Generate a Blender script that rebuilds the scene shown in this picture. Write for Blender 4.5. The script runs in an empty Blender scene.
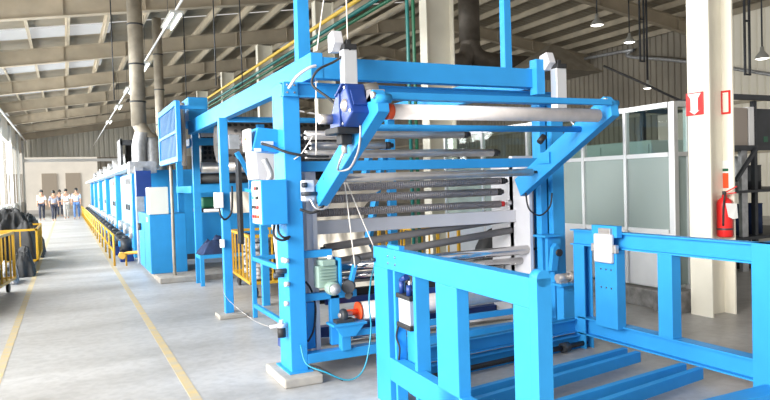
import bpy, bmesh, math, random
from mathutils import Vector, Matrix, noise
random.seed(7)
PI = math.pi
scn = bpy.context.scene
COL = scn.collection

# ------------------------------------------------------------------ camera, sky, sun, exposure
EYE = 1.6
def view_axes(v1, v2):
    d1 = Vector((v1[0]-385, 200-v1[1], 0)); d2 = Vector((v2[0]-385, 200-v2[1], 0))
    f = math.sqrt(-d1.dot(d2)); d1.z = -f; d2.z = -f
    Y = d1.normalized(); X = (d2-d2.dot(Y)*Y).normalized(); Z = X.cross(Y)
    return Matrix((X, Y, Z)), f
ROT, FPX = view_axes((66, 191), (1770, 140))
cd = bpy.data.cameras.new('camera'); cam = bpy.data.objects.new('camera', cd); COL.objects.link(cam)
cd.sensor_width = 36; cd.lens = FPX/770*36; cd.clip_end = 500
cam.matrix_world = Matrix.Translation((0, 0, EYE)) @ ROT.to_4x4()
scn.camera = cam

w = bpy.data.worlds.new('sky'); scn.world = w; w.use_nodes = True
bg = w.node_tree.nodes['Background']; bg.inputs[0].default_value = (1.0, 0.975, 0.94, 1); bg.inputs[1].default_value = .72

sd = bpy.data.lights.new('sun', 'SUN'); sd.energy = 4.6; sd.angle = math.radians(25); sd.color = (1, .97, .92)
so = bpy.data.objects.new('sun', sd); COL.objects.link(so)
so.rotation_euler = Vector((-0.92, -0.30, 0.26)).to_track_quat('Z', 'Y').to_euler()

def area(name, loc, direction, sx, sy, power, color=(1, 1, 1)):
    d = bpy.data.lights.new(name, 'AREA'); d.shape = 'RECTANGLE'; d.size = sx; d.size_y = sy; d.energy = power; d.color = color
    o = bpy.data.objects.new(name, d); COL.objects.link(o); o.location = loc
    o.rotation_euler = Vector(direction).to_track_quat('-Z', 'Y').to_euler(); return o
# daylight entering through the left wall windows
for k, yy in enumerate((4, 16, 28, 40)):
    area('window_daylight', (-3.2, yy, 2.9), (1, 0.0, -0.25), 11.0, 3.2, 900 if k == 0 else 1350, (1, .99, .96))
scn.view_settings.view_transform = 'Standard'; scn.view_settings.look = 'None'
scn.view_settings.exposure = -0.05; scn.view_settings.gamma = 1; scn.view_settings.use_curve_mapping = False

# ------------------------------------------------------------------ materials
def mat(name, col, rough=.5, metal=0., var=0.0, scale=6, bump=0., col2=None, emit=0, spec=None):
    m = bpy.data.materials.new(name); m.use_nodes = True; nt = m.node_tree; b = nt.nodes['Principled BSDF']
    b.inputs['Base Color'].default_value = (*col, 1); b.inputs['Roughness'].default_value = rough; b.inputs['Metallic'].default_value = metal
    if spec is not None: b.inputs['Specular IOR Level'].default_value = spec
    if var or bump or col2:
        tc = nt.nodes.new('ShaderNodeTexCoord'); no = nt.nodes.new('ShaderNodeTexNoise'); no.inputs['Scale'].default_value = scale; no.inputs['Detail'].default_value = 5
        nt.links.new(tc.outputs['Object'], no.inputs['Vector'])
        if var or col2:
            rp = nt.nodes.new('ShaderNodeValToRGB'); e = rp.color_ramp.elements
            c2 = col2 or tuple(max(0, c*(1-var)) for c in col)
            e[0].position = .35; e[0].color = (*c2, 1); e[1].position = .65; e[1].color = (*col, 1)
            nt.links.new(no.outputs['Fac'], rp.inputs['Fac']); nt.links.new(rp.outputs['Color'], b.inputs['Base Color'])
        if bump:
            bp = nt.nodes.new('ShaderNodeBump'); bp.inputs['Strength'].default_value = bump; bp.inputs['Distance'].default_value = .02
            nt.links.new(no.outputs['Fac'], bp.inputs['Height']); nt.links.new(bp.outputs['Normal'], b.inputs['Normal'])
    if emit:
        b.inputs['Emission Color'].default_value = (*col, 1); b.inputs['Emission Strength'].default_value = emit
    return m
M = dict(
 blue=mat('blue_paint', (.035, .31, .70), .45, 0, .07, 5, spec=.2),
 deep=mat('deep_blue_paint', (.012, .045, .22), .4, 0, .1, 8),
 navy=mat('navy_cloth', (.015, .04, .13), .8, 0, .4, 9, .6),
 grey=mat('light_grey_paint', (.62, .62, .66), .4, 0, .08, 4),
 cream=mat('cream_paint', (.88, .84, .72), .55, 0, .07, 2.5),
 cabgrey=mat('pale_cabinet', (.50, .55, .54), .5), ivory=mat('ivory_enamel', (.80, .80, .74), .4, 0, .04, 3),
 white=mat('white_plastic', (.85, .85, .85), .4),
 steel=mat('brushed_steel', (.60, .56, .53), .36, .65, .18, 7),
 chrome=mat('chrome', (.72, .70, .68), .16, 1.0),
 alu=mat('aluminium', (.74, .75, .77), .35, .6, .05, 5),
 galv=mat('galvanised_sheet', (.55, .56, .58), .42, .55, .25, 12),
 duct=mat('dusty_duct_steel', (.36, .32, .26), .5, .3, .25, 5),
 dark=mat('black_rubber', (.02, .02, .022), .6, 0, .2, 8),
 iron=mat('dark_steel', (.06, .065, .075), .5, .4, .2, 6),
 rubber=mat('grey_rubber_roller', (.22, .21, .21), .55, 0, .1, 8),
 ribbed=mat('knurled_roller', (.40, .36, .35), .45, .3),
 tube=mat('pale_cardboard', (.93, .86, .82), .75, 0, .14, 9),
 red=mat('red_enamel', (.70, .02, .02), .35),
 orange=mat('orange_red_plastic', (.85, .10, .025), .45),
 green=mat('green_grey_enamel', (.30, .42, .36), .45, 0, .15, 12),
 teal=mat('teal_pipe_paint', (.01, .13, .12), .4),
 dkgreen=mat('green_pipe_paint', (.015, .12, .06), .4),
 hose=mat('blue_air_hose', (.02, .30, .45), .35),
 yellow=mat('yellow_paint', (.62, .35, .02), .45, 0, .15, 8),
 concrete=mat('concrete_block', (.42, .39, .35), .85, 0, .2, 9, .3),
 masonry=mat('dark_masonry', (.32, .31, .30), .85, 0, .45, 9, .5),
 rafter=mat('beige_steel_paint', (.48, .41, .31), .6, 0, .2, 1.5),
 purlin=mat('purlin_steel', (.53, .46, .35), .55, .1, .2, 2),
 rope=mat('white_rope', (.80, .75, .68), .8),
 fabw=mat('cream_cloth', (.86, .80, .70), .85, 0, .08, 3, .3),
 fabk=mat('black_cloth', (.018, .019, .022), .7, 0, .5, 7, .8),
 fabg=mat('striped_grey_cloth', (.50, .50, .52), .7, 0, .85, 16, .8),
 skin=mat('skin', (.42, .24, .16), .6), hair=mat('black_hair', (.01, .009, .008), .6),
 shw=mat('white_shirt', (.80, .80, .82), .8), shb=mat('pale_blue_shirt', (.45, .55, .80), .8), shg=mat('grey_shirt', (.30, .32, .40), .8),
 trd=mat('dark_trousers', (.03, .035, .06), .8), trb=mat('blue_trousers', (.10, .20, .42), .8), trt=mat('pale_trousers', (.55, .52, .48), .8),
 door=mat('brown_shutter', (.42, .36, .29), .6), pale=mat('pale_render', (.92, .87, .78), .8, 0, .08, 1),
 lamp=mat('lit_tube', (1, .97, .88), .4, emit=5), lampoff=mat('pale_reflector', (.55, .55, .52), .35, .3),
 lampon=mat('lit_lamp_glass', (1, .98, .92), .4, emit=9),
 paper=mat('white_paper', (.88, .88, .86), .7),
)
def add_wave(m, scale, axis, dist=.004, strength=1.0, kind='SIN'):
    nt = m.node_tree; b = nt.nodes['Principled BSDF']; tc = nt.nodes.new('ShaderNodeTexCoord'); wv = nt.nodes.new('ShaderNodeTexWave')
    wv.bands_direction = axis; wv.inputs['Scale'].default_value = scale
    bp = nt.nodes.new('ShaderNodeBump'); bp.inputs['Distance'].default_value = dist; bp.inputs['Strength'].default_value = strength
    nt.links.new(tc.outputs['Object'], wv.inputs['Vector']); nt.links.new(wv.outputs['Fac'], bp.inputs['Height']); nt.links.new(bp.outputs['Normal'], b.inputs['Normal'])
    return wv
add_wave(M['ribbed'], 14, 'X', .01)
# floor: worn grey concrete with blotches
def floor_mat():
    m = bpy.data.materials.new('worn_concrete_floor'); m.use_nodes = True; nt = m.node_tree; b = nt.nodes['Principled BSDF']
    tc = nt.nodes.new('ShaderNodeTexCoord'); mp = nt.nodes.new('ShaderNodeMapping'); mp.inputs['Scale'].default_value = (.35, 1.0, 1)
    n1 = nt.nodes.new('ShaderNodeTexNoise'); n1.inputs['Scale'].default_value = .9; n1.inputs['Detail'].default_value = 7; n1.inputs['Roughness'].default_value = .6
    n2 = nt.nodes.new('ShaderNodeTexNoise'); n2.inputs['Scale'].default_value = 14; n2.inputs['Detail'].default_value = 6
    nt.links.new(tc.outputs['Object'], mp.inputs['Vector']); nt.links.new(mp.outputs['Vector'], n1.inputs['Vector']); nt.links.new(tc.outputs['Object'], n2.inputs['Vector'])
    r1 = nt.nodes.new('ShaderNodeValToRGB'); e = r1.color_ramp.elements
    e[0].position = .33; e[0].color = (.33, .318, .305, 1); e[1].position = .66; e[1].color = (.55, .545, .545, 1)
    r2 = nt.nodes.new('ShaderNodeValToRGB'); e = r2.color_ramp.elements
    e[0].position = .35; e[0].color = (.86, .86, .86, 1); e[1].position = .6; e[1].color = (1, 1, 1, 1)
    mx = nt.nodes.new('ShaderNodeMix'); mx.data_type = 'RGBA'; mx.blend_type = 'MULTIPLY'; mx.inputs[0].default_value = 1
    nt.links.new(n1.outputs['Fac'], r1.inputs['Fac']); nt.links.new(n2.outputs['Fac'], r2.inputs['Fac'])
    nt.links.new(r1.outputs['Color'], mx.inputs[6]); nt.links.new(r2.outputs['Color'], mx.inputs[7]); nt.links.new(mx.outputs[2], b.inputs['Base Color'])
    b.inputs['Roughness'].default_value = .42
    return m
M['floor'] = floor_mat()
def glass_mat(name, tint, glossy=.12, milky=0., milk=(.75, .85, .84), gr=.03):
    m = bpy.data.materials.new(name); m.use_nodes = True; nt = m.node_tree; nt.nodes.remove(nt.nodes['Principled BSDF']); out = nt.nodes['Material Output']
    t = nt.nodes.new('ShaderNodeBsdfTransparent'); t.inputs[0].default_value = (*tint, 1)
    g = nt.nodes.new('ShaderNodeBsdfGlossy'); g.inputs['Roughness'].default_value = gr
    d = nt.nodes.new('ShaderNodeBsdfDiffuse'); d.inputs[0].default_value = (*milk, 1)
    a = nt.nodes.new('ShaderNodeMixShader'); a.inputs[0].default_value = milky; c = nt.nodes.new('ShaderNodeMixShader'); c.inputs[0].default_value = glossy
    nt.links.new(t.outputs[0], a.inputs[1]); nt.links.new(d.outputs[0], a.inputs[2]); nt.links.new(a.outputs[0], c.inputs[1]); nt.links.new(g.outputs[0], c.inputs[2])
    nt.links.new(c.outputs[0], out.inputs[0]); return m
M['clear'] = glass_mat('window_glass', (.97, .98, .98), .03)
M['glass'] = glass_mat('clear_glass', (.80, .88, .86), .06)
M['frost'] = glass_mat('frosted_glass', (.80, .88, .86), .05, .5, (.46, .54, .53), .25)
M['skylight'] = glass_mat('translucent_roof_sheet', (.9, .9, .9), .03, .3, (.8, .85, .9))

# ------------------------------------------------------------------ mesh building
ORG = {}; SH = Vector((0, 0, 0))
class MB:
    def __init__(s): s.v = []; s.f = []; s.sm = []
    def add(s, vs, fs, smooth=False):
        n = len(s.v); s.v += [Vector(v)+SH for v in vs]; s.f += [tuple(i+n for i in f) for f in fs]; s.sm += [smooth]*len(fs); return s
    def box(s, x0, x1, y0, y1, z0, z1):
        vs = [(x0, y0, z0), (x1, y0, z0), (x1, y1, z0), (x0, y1, z0), (x0, y0, z1), (x1, y0, z1), (x1, y1, z1), (x0, y1, z1)]
        return s.add(vs, [(0, 3, 2, 1), (4, 5, 6, 7), (0, 1, 5, 4), (1, 2, 6, 5), (2, 3, 7, 6), (3, 0, 4, 7)])
    def bar(s, a, b, wd, h, up=(0, 0, 1)):
        a = Vector(a); b = Vector(b); d = (b-a).normalized(); up = Vector(up)
        if abs(d.dot(up)) > .98: up = Vector((0, 1, 0))
        x = d.cross(up).normalized(); u = x.cross(d).normalized()
        vs = [p+x*sx*wd/2+u*su*h/2 for p in (a, b) for sx, su in ((-1, -1), (1, -1), (1, 1), (-1, 1))]
        return s.add(vs, [(0, 3, 2, 1), (4, 5, 6, 7), (0, 1, 5, 4), (1, 2, 6, 5), (2, 3, 7, 6), (3, 0, 4, 7)])
    def cyl(s, a, b, r, n=16, r2=None, cap=True):
        a = Vector(a); b = Vector(b); r2 = r if r2 is None else r2; d = (b-a).normalized()
        up = Vector((0, 0, 1)) if abs(d.z) < .95 else Vector((1, 0, 0)); x = d.cross(up).normalized(); u = x.cross(d)
        vs = []
        for p, rr in ((a, r), (b, r2)):
            for i in range(n): t = 2*PI*i/n; vs.append(p+x*rr*math.cos(t)+u*rr*math.sin(t))
        s.add(vs, [(i, (i+1) % n, n+(i+1) % n, n+i) for i in range(n)], True)
        if cap:
            m = len(s.v)-2*n; s.f += [tuple(m+i for i in reversed(range(n))), tuple(m+n+i for i in range(n))]; s.sm += [False, False]
        return s
    def pipe(s, pts, r, n=8, sub=5):
        P = [Vector(p) for p in pts]
        if sub > 1 and len(P) > 2:
            Q = []
            for i in range(len(P)-1):
                p0 = P[max(i-1, 0)]; p1 = P[i]; p2 = P[i+1]; p3 = P[min(i+2, len(P)-1)]
                for k in range(sub):
                    t = k/sub; Q.append(.5*((2*p1)+(-p0+p2)*t+(2*p0-5*p1+4*p2-p3)*t*t+(-p0+3*p1-3*p2+p3)*t**3))
            P = Q+[P[-1]]
        vs = []; x = None
        for i, p in enumerate(P):
            d = (P[min(i+1, len(P)-1)]-P[max(i-1, 0)]).normalized()
            if x is None: up = Vector((0, 0, 1)) if abs(d.z) < .9 else Vector((1, 0, 0)); x = d.cross(up).normalized()
            else: x = (x-d*x.dot(d)).normalized()
            u = x.cross(d)
            for k in range(n): t = 2*PI*k/n; vs.append(p+x*r*math.cos(t)+u*r*math.sin(t))
        fs = [(i*n+k, i*n+(k+1) % n, (i+1)*n+(k+1) % n, (i+1)*n+k) for i in range(len(P)-1) for k in range(n)]
        m = (len(P)-1)*n
        return s.add(vs, fs+[tuple(range(n))[::-1], tuple(m+k for k in range(n))], True)
    def prism(s, poly, axis, a, b):
        def pt(u, v, t): return (t, u, v) if axis == 'x' else ((u, t, v) if axis == 'y' else (u, v, t))
        n = len(poly); vs = [pt(u, v, a) for u, v in poly]+[pt(u, v, b) for u, v in poly]
        return s.add(vs, [tuple(range(n))[::-1], tuple(range(n, 2*n))]+[(i, (i+1) % n, n+(i+1) % n, n+i) for i in range(n)])
    def lathe(s, prof, c, n=20, axis='z'):
        c = Vector(c); vs = []
        for r, h in prof:
            for k in range(n):
                t = 2*PI*k/n; a, b = r*math.cos(t), r*math.sin(t)
                vs.append(c+Vector({'z': (a, b, h), 'x': (h, a, b), 'y': (a, h, b)}[axis]))
        return s.add(vs, [(i*n+k, i*n+(k+1) % n, (i+1)*n+(k+1) % n, (i+1)*n+k) for i in range(len(prof)-1) for k in range(n)], True)
    def build(s, name, m, parent=None, bevel=0., local=False):
        me = bpy.data.meshes.new(name); o = bpy.data.objects.new(name, me)
        if local: org = Vector((0, 0, 0))
        elif parent is not None: org = ORG[parent]
        else:
            xs = [v.x for v in s.v]; ys = [v.y for v in s.v]
            org = Vector(((min(xs)+max(xs))/2, (min(ys)+max(ys))/2, min(v.z for v in s.v))); o.location = org
        ORG[o] = org
        me.from_pydata([v-org for v in s.v], [], s.f); me.materials.append(M[m] if isinstance(m, str) else m)
        me.polygons.foreach_set('use_smooth', s.sm)
        bm = bmesh.new(); bm.from_mesh(me); bmesh.ops.recalc_face_normals(bm, faces=bm.faces); bm.to_mesh(me); bm.free()
        if bevel:
            md = o.modifiers.new('edge', 'BEVEL'); md.width = bevel; md.segments = 2; md.limit_method = 'ANGLE'; md.angle_limit = .8
        COL.objects.link(o)
        if parent is not None: o.parent = parent
        return o
def tag(o, label=None, cat=None, group=None, kind=None):
    if label: o['label'] = label
    if cat: o['category'] = cat
    if group: o['group'] = group
    if kind: o['kind'] = kind
    return o
def thing(name, label, cat, loc=(0, 0, 0), group=None, rz=0, zero=False):
    loc = Vector(loc)+SH; o = bpy.data.objects.new(name, None); COL.objects.link(o); o.location = loc; o.rotation_euler = (0, 0, rz); o.empty_display_size = .1
    ORG[o] = Vector((0, 0, 0)) if zero else Vector(loc)
    return tag(o, label, cat, group)
def dup(root, loc, rz=0, label=None):
    def cp(o, par):
        c = o.copy(); COL.objects.link(c)
        if par: c.parent = par
        for ch in list(o.children): cp(ch, c)
        return c
    r = cp(root, None); r.location = loc; r.rotation_euler = (0, 0, rz)
    if label: r['label'] = label
    return r
def B(name, m, parent, *d, bevel=0.): return MB().box(*d).build(name, m, parent, bevel)
def C_(name, m, parent, a, b, r, n=16): return MB().cyl(a, b, r, n).build(name, m, parent)
def ibeam_y(mb, x0, x1, y0, y1, z0, z1, t=.012):   # I section running along Y
    xc = (x0+x1)/2
    mb.box(x0, x1, y0, y1, z0, z0+t).box(x0, x1, y0, y1, z1-t, z1).box(xc-t/2, xc+t/2, y0, y1, z0+t, z1-t); return mb

# ================================================================== THE BUILDING
fl = MB().box(-14, 40, -12, 70, -.1, 0).build('floor', 'floor'); tag(fl, 'worn grey concrete factory floor', 'floor', kind='structure')
for x0, lab in ((.79, 'yellow painted aisle line right of the walkway, next to the guard rail'), (-.635, 'yellow painted aisle line left of the walkway, beside the trolleys')):
    o = MB().box(x0, x0+.075, 1.0, 52, 0, .003).build('floor_marking', mat('worn_yellow_line', (.55, .42, .20), .6, 0, 0, 7, col2=(.44, .39, .30)), None); tag(o, lab, 'floor line')

BAY = 6.1; YR = [17.5+BAY*k for k in range(-3, 7)]          # rafter lines
XE, XRG, XW = -2.75, 14.0, 22.0
def zb(x): return 5.70+.15*x if x < XRG else 5.70+.15*XRG-.15*(x-XRG)
for k, y in enumerate(YR):
    mb = MB(); d = .49
    for (xa, xb) in ((XE, XRG), (XRG, XW)):
        for lo, hi, wd in ((0, .018, .22), (d-.018, d, .22), (.018, d-.018, .012)):
            za, zc = zb(xa), zb(xb)
            vs = [(xx, yy, z+h) for xx, z in ((xa, za), (xb, zc)) for yy in (y-wd/2, y+wd/2) for h in (lo, hi)]
            mb.add(vs, [(0, 1, 3, 2), (4, 6, 7, 5), (0, 4, 5, 1), (2, 3, 7, 6), (1, 5, 7, 3), (0, 2, 6, 4)])
        for q in range(int((xb-xa)/1.85)):
            xs = xa+1.0+q*1.85; z = zb(xs); mb.box(xs-.006, xs+.006, y-.1, y+.1, z+.01, z+d-.01)
    tag(mb.build('roof_rafter', 'rafter'), 'beige steel I-beam rafter spanning under the roof', 'rafter', 'roof rafters', 'structure')
px = -.80-1.02; k = 0
while px < XW:
    z = zb(px)+.49
    mb = MB().box(px-.006, px+.006, YR[0], YR[-1], z, z+.2).box(px, px+.06, YR[0], YR[-1], z, z+.008).box(px-.06, px, YR[0], YR[-1], z+.192, z+.2)
    tag(mb.build('roof_purlin', 'purlin'), 'thin steel Z purlin under the roof sheets running with the aisle', 'purlin', 'roof purlins', 'structure')
    px += 1.02
# corrugated roof sheets with translucent strips
roofm = mat('dusty_roof_sheet', (.32, .28, .215), .55, .2, .2, 1.2); roofm2 = M['skylight']
def roof(xa, xb, y0, y1):
    mb = MB(); n = max(2, int((y1-y0)/.13)); vs = []
    for i in range(n+1):
        yy = y0+(y1-y0)*i/n; dz = .035 if i % 2 else 0
        vs += [(xa, yy, zb(xa)+.69+dz), (xb, yy, zb(xb)+.69+dz)]
    return mb.add(vs, [(2*i, 2*i+1, 2*i+3, 2*i+2) for i in range(n)])
y0 = YR[0]
rl = MB(); sk = MB()
for k in range(len(YR)-1):
    a, b = YR[k], YR[k+1]; a0 = y0 if k == 0 else a
    for mbx, xa, xb_, u, v in ((rl, XE, XRG, a0, a+4.1), (sk, XE, 1.45, a+4.1, a+5.5), (rl, 1.45, 8.6, a+4.1, a+5.5), (sk, 8.6, 9.9, a+4.1, a+5.5), (rl, 9.9, XRG, a+4.1, a+5.5), (rl, XE, XRG, a+5.5, b)):
        q = roof(xa, xb_, u, v); mbx.add(q.v, q.f)
q = roof(XRG, XW, y0, YR[-1]); rl.add(q.v, q.f)
tag(rl.build('ceiling', roofm), 'dusty corrugated metal roof sheets', 'ceiling', kind='structure')
tag(sk.build('roof_light', roofm2), 'translucent roof light strips between the rafters', 'roof light', kind='structure')

# portal columns (I sections), row through the hall
def column(x0, x1, y, ztop, lab, mt='cream'):
    mb = MB().box(x0, x0+.02, y-.14, y+.14, 0, ztop).box(x1-.02, x1, y-.14, y+.14, 0, ztop).box(x0+.02, x1-.02, y-.008, y+.008, 0, ztop)
    mb
    o = mb.build('portal_column', mt); tag(o, lab, 'column', kind='structure'); return o
column(6.32, 6.71, 5.12, zb(6.3), 'cream I-section steel column right of the machine carrying the red sign')
column(6.4, 7.02, 11.4, zb(6.4), 'cream I-section steel column standing behind the winding machine')
for y in YR[3:7]: column(6.4, 6.95, y+.1, zb(6.4), 'cream I-section steel column of the hall further back along the dryer line')
for y in YR[2:]:
    o = column(-2.74, -2.60, y, zb(-2.7), 'steel column of the left window wall', mat('column_pale', (.75, .75, .72), .6)); o['group'] = 'left wall columns'
# left wall: sill, head and window bays
pale = 'pale'
mb = MB().box(-2.95, -2.75, 6, YR[-1], 0, .9).box(-2.95, -2.75, 6, YR[-1], 4.4, zb(-2.8)+.6)
tag(mb.build('wall_left', pale), 'pale left wall below and above the long windows', 'wall', kind='structure')
ys = [6.0]+YR[1:]
for k in range(len(ys)-1):
    a, b = ys[k]+.1, ys[k+1]-.1
    r = thing('window_%d' % (k+1), 'bright left wall window bay', 'window', (-2.85, (a+b)/2, .9)); r['kind'] = 'structure'
    mb = MB()
    for yy in (a, (a+b)/2, b-.03): mb.box(-2.865, -2.835, yy, yy+.03, .9, 4.4)
    for zz in (.9, 4.35): mb.box(-2.88, -2.82, a, b, zz, zz+.05)
    mb.build('window_frame', 'white', r)
    MB().box(-2.855, -2.845, a, b, .9, 4.4).build('pane', 'clear', r)
def corrugated(name, x0, y0, x1, y1, z0, z1, pitch, depth, mt, lab, gable=None):
    L = math.hypot(x1-x0, y1-y0); n = int(L/pitch); dx, dy = (x1-x0)/L, (y1-y0)/L; nx, ny = -dy, dx; pts = []
    for i in range(n):
        for f, d in ((0, 0), (.55, 0), (.65, depth), (.9, depth)): pts.append(((i+f)*pitch, d))
    pts.append((L, 0)); vs = []
    for t, d in pts:
        x = x0+dx*t+nx*d; y = y0+dy*t+ny*d; zt = z1 if gable is None else gable(x)
        vs += [(x, y, z0), (x, y, zt)]
    return tag(MB().add(vs, [(2*i, 2*i+2, 2*i+3, 2*i+1) for i in range(len(pts)-1)]).build(name, mt), lab, 'wall', kind='structure')
wallm = mat('dusty_beige_cladding', (.36, .32, .26), .6, .1, .25, .5)
corrugated('wall_right', 22, 17.2, 22, YR[-1], 0, 7.3, .3, .05, wallm, 'ribbed metal cladding wall on the far right side')
palem = glass_mat('pale_brightened_cladding', (.1, .1, .1), .02, .98, (.88, .85, .74)); _nt = palem.node_tree  # translucency added so sky backlight brightens this stretch of wall
_tr = _nt.nodes.new('ShaderNodeBsdfTranslucent'); _tr.inputs[0].default_value = (.9, .86, .74, 1); _ad = _nt.nodes.new('ShaderNodeMixShader'); _ad.inputs[0].default_value = .6
_o = _nt.nodes['Material Output']; _src = _o.inputs[0].links[0].from_socket
_nt.links.new(_src, _ad.inputs[1]); _nt.links.new(_tr.outputs[0], _ad.inputs[2]); _nt.links.new(_ad.outputs[0], _o.inputs[0])
corrugated('wall_right', 22, 2, 22, 17.2, 0, 7.3, .3, .05, palem, 'pale ribbed cladding of the near right wall, made translucent to look lit')
mb = MB()
for zz in (2.2, 4.0): mb.box(21.80, 21.9, 2, YR[-1], zz, zz+.12)
tag(mb.build('trim_1', 'purlin'), 'horizontal steel rails of the right cladding wall', 'rail', kind='structure')
# far end wall with its big opening
YB = YR[-1]+.3
corrugated('wall_back', XE, YB, 22, YB, 4.1, 5, .35, .05, mat('far_cladding', (.50, .48, .42), .6), 'ribbed cladding of the far gable above the big doorway', gable=lambda x: zb(x)+.62)
corrugated('wall_back', 2.2, YB+.12, 22, YB+.12, 0, 4.1, .35, .05, wallm, 'ribbed cladding of the far end wall right of the doorway')
mb = MB().box(-2.75, 5, YB-.35, YB-.1, 3.75, 3.95)
tag(mb.build('pipe_lintel', 'white'), 'white horizontal beam over the far doorway', 'beam', kind='structure')
# yard building seen through the doorway
r = thing('yard_building', 'pale building with brown shutters seen through the far doorway', 'building', (0, 66, 0))
mb = MB().box(-12, 7, 66, 70, 0, 6.0); mb.build('wall', pale, r)
for xa in (-4.6, -1.9, .0, 2.6): B('shutter', 'door', r, xa, xa+1.2, 65.93, 66, 0, 3.2)
# side kerb under the dryer line
tag(MB().box(1.36, 5.2, 11.6, 13.4, 0, .09).build('trim_2', 'concrete', None, .01), 'low concrete plinth under the blue cabinet and machinery', 'plinth', kind='structure')

PERF = mat('perforated_sheet', (.20, .18, .17), .5, .4); _nt = PERF.node_tree
_v = _nt.nodes.new('ShaderNodeTexVoronoi'); _v.inputs['Scale'].default_value = 12; _v.inputs['Randomness'].default_value = .25
_r = _nt.nodes.new('ShaderNodeValToRGB'); _r.color_ramp.elements[0].position = .34; _r.color_ramp.elements[0].color = (.008, .008, .01, 1); _r.color_ramp.elements[1].position = .40; _r.color_ramp.elements[1].color = (.085, .075, .07, 1)
_t = _nt.nodes.new('ShaderNodeTexCoord'); _nt.links.new(_t.outputs['Object'], _v.inputs['Vector']); _nt.links.new(_v.outputs['Distance'], _r.inputs['Fac']); _nt.links.new(_r.outputs['Color'], _nt.nodes['Principled BSDF'].inputs['Base Color'])
# ================================================================== ROLL WINDING MACHINE
mc = thing('fabric_winding_machine', 'tall sky blue open-frame fabric winding machine with rows of steel rollers', 'machine', (1.585, 5.14, 0))
for (xa, xb, ya, yb) in ((1.585, 1.725, 5.14, 5.44), (4.28, 4.43, 5.14, 5.44)):
    p = B('post', 'blue', mc, xa, xb, ya, yb, .075, 2.42, bevel=.006)
    MB().box(xa-.03, xb+.03, ya-.04, yb+.04, .075, .085).build('foot_plate', 'blue', p)
B('concrete_foot', 'concrete', mc, 1.48, 1.80, 4.99, 5.55, 0, .075, bevel=.012)
B('concrete_foot', 'concrete', mc, 4.2, 4.52, 4.99, 5.55, 0, .075, bevel=.012)
for x0 in (1.77, 3.97):
    B('side_beam', 'blue', mc, x0, x0+.10, 4.96, 10.8, 2.43, 2.63, bevel=.004)
B('front_beam', 'blue', mc, 1.87, 3.97, 4.965, 5.07, 2.43, 2.60, bevel=.004)
mb = MB().box(1.585, 4.43, 5.11, 5.19, 2.30, 2.312).box(1.585, 4.43, 5.11, 5.19, 2.404, 2.416).box(1.585, 4.43, 5.135, 5.15, 2.31, 2.41)
cb = mb.build('cross_channel', 'blue', mc)
B('end_plate', 'blue', cb, 1.585, 1.70, 5.10, 5.112, 2.30, 2.416)
for bx in (1.61, 1.67):
    for bz in (2.33, 2.39): C_('bolt', 'chrome', cb, (bx, 5.09, bz), (bx, 5.10, bz), .008, 8)
B('stub_bracket', 'blue', mc, 1.87, 2.02, 6.2, 6.3, 2.28, 2.46)
B('rear_cross_beam', 'blue', mc, 1.87, 3.97, 10.6, 10.72, 2.45, 2.58)
# thin rear post on its own concrete pad
B('slender_post', 'blue', mc, 1.70, 1.80, 8.12, 8.22, .05, 2.43, bevel=.004)
B('concrete_foot', 'concrete', mc, 1.60, 1.92, 8.0, 8.3, 0, .05, bevel=.01)
B('slender_post', 'blue', mc, 3.97, 4.07, 8.12, 8.22, 0, 2.43)
# tapered hoist uprights on the top frame
def taper(name, x, y, z0, z1, w0, w1):
    vs = [(x+sx*ww/2, y+sy*ww/2, z) for z, ww in ((z0, w0), (z1, w1)) for sx, sy in ((-1, -1), (1, -1), (1, 1), (-1, 1))]
    return MB().add(vs, [(0, 3, 2, 1), (4, 5, 6, 7), (0, 1, 5, 4), (1, 2, 6, 5), (2, 3, 7, 6), (3, 0, 4, 7)]).build(name, 'blue', mc)
taper('upright', 1.83, 5.33, 2.63, 5.9, .105, .05)
taper('upright', 3.68, 5.02, 2.60, 6.1, .075, .05)
# pneumatic cylinders
for (x, y, zt, zbm) in ((2.02, 4.80, 2.66, 2.22), (4.13, 4.84, 2.62, 2.22)):
    c = MB().box(x-.058, x+.058, y-.045, y+.045, zbm, zt-.03).build('air_cylinder', 'alu', mc, .008)
    MB().box(x-.055, x+.055, y-.055, y+.055, zt-.03, zt+.01).box(x-.02, x+.02, y-.02, y+.02, zt+.01, zt+.05).build('end_cap', 'dark', c, .006)
    MB().prism([(y-.02, zt+.02), (y+.05, zt-.04), (y+.12, zt-.04), (y+.12, zt+.10), (y+.02, zt+.12)], 'x', x-.12, x-.04).build('clevis_bracket', 'grey', c, .006)
    C_('piston_rod', 'chrome', c, (x, y-.005, zbm), (x, 4.55, 1.98), .012, 10)
B('stiffener', 'blue', mc, 3.93, 4.02, 4.90, 5.00, 2.36, 2.68)
# swing arms carrying the cardboard core
def arm(x, y0, z0, y1, z1, th, wd=.085):
    a = Vector((0, y0, z0)); b = Vector((0, y1, z1)); d = (b-a).normalized(); n = Vector((0, -d.z, d.y))*th/2
    poly = [(p.y, p.z) for p in (a-n, b-n, b+d*.03, b+n, a+n)]
    return MB().prism(poly, 'x', x, x+wd).build('swing_arm', 'blue', mc, .005)
A1 = arm(1.80, 5.03, 1.49, 3.86, 2.12, .17)
A2 = arm(3.92, 5.22, 1.50, 4.02, 2.15, .185)
for A, x, y, z in ((A1, 1.80, 3.84, 2.14), (A2, 3.92, 4.02, 2.18)):
    MB().cyl((x-.01, y, z-.01), (x+.10, y, z-.01), .03, 20).build('bearing_boss', 'blue', A)
    MB().cyl((x-.03, y, z+.01), (x-.01, y, z+.01), .022, 12).build('shaft_end', 'steel', A)
B('gusset', 'blue', A2, 3.90, 3.92, 4.72, 4.88, 1.72, 1.82)
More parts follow.
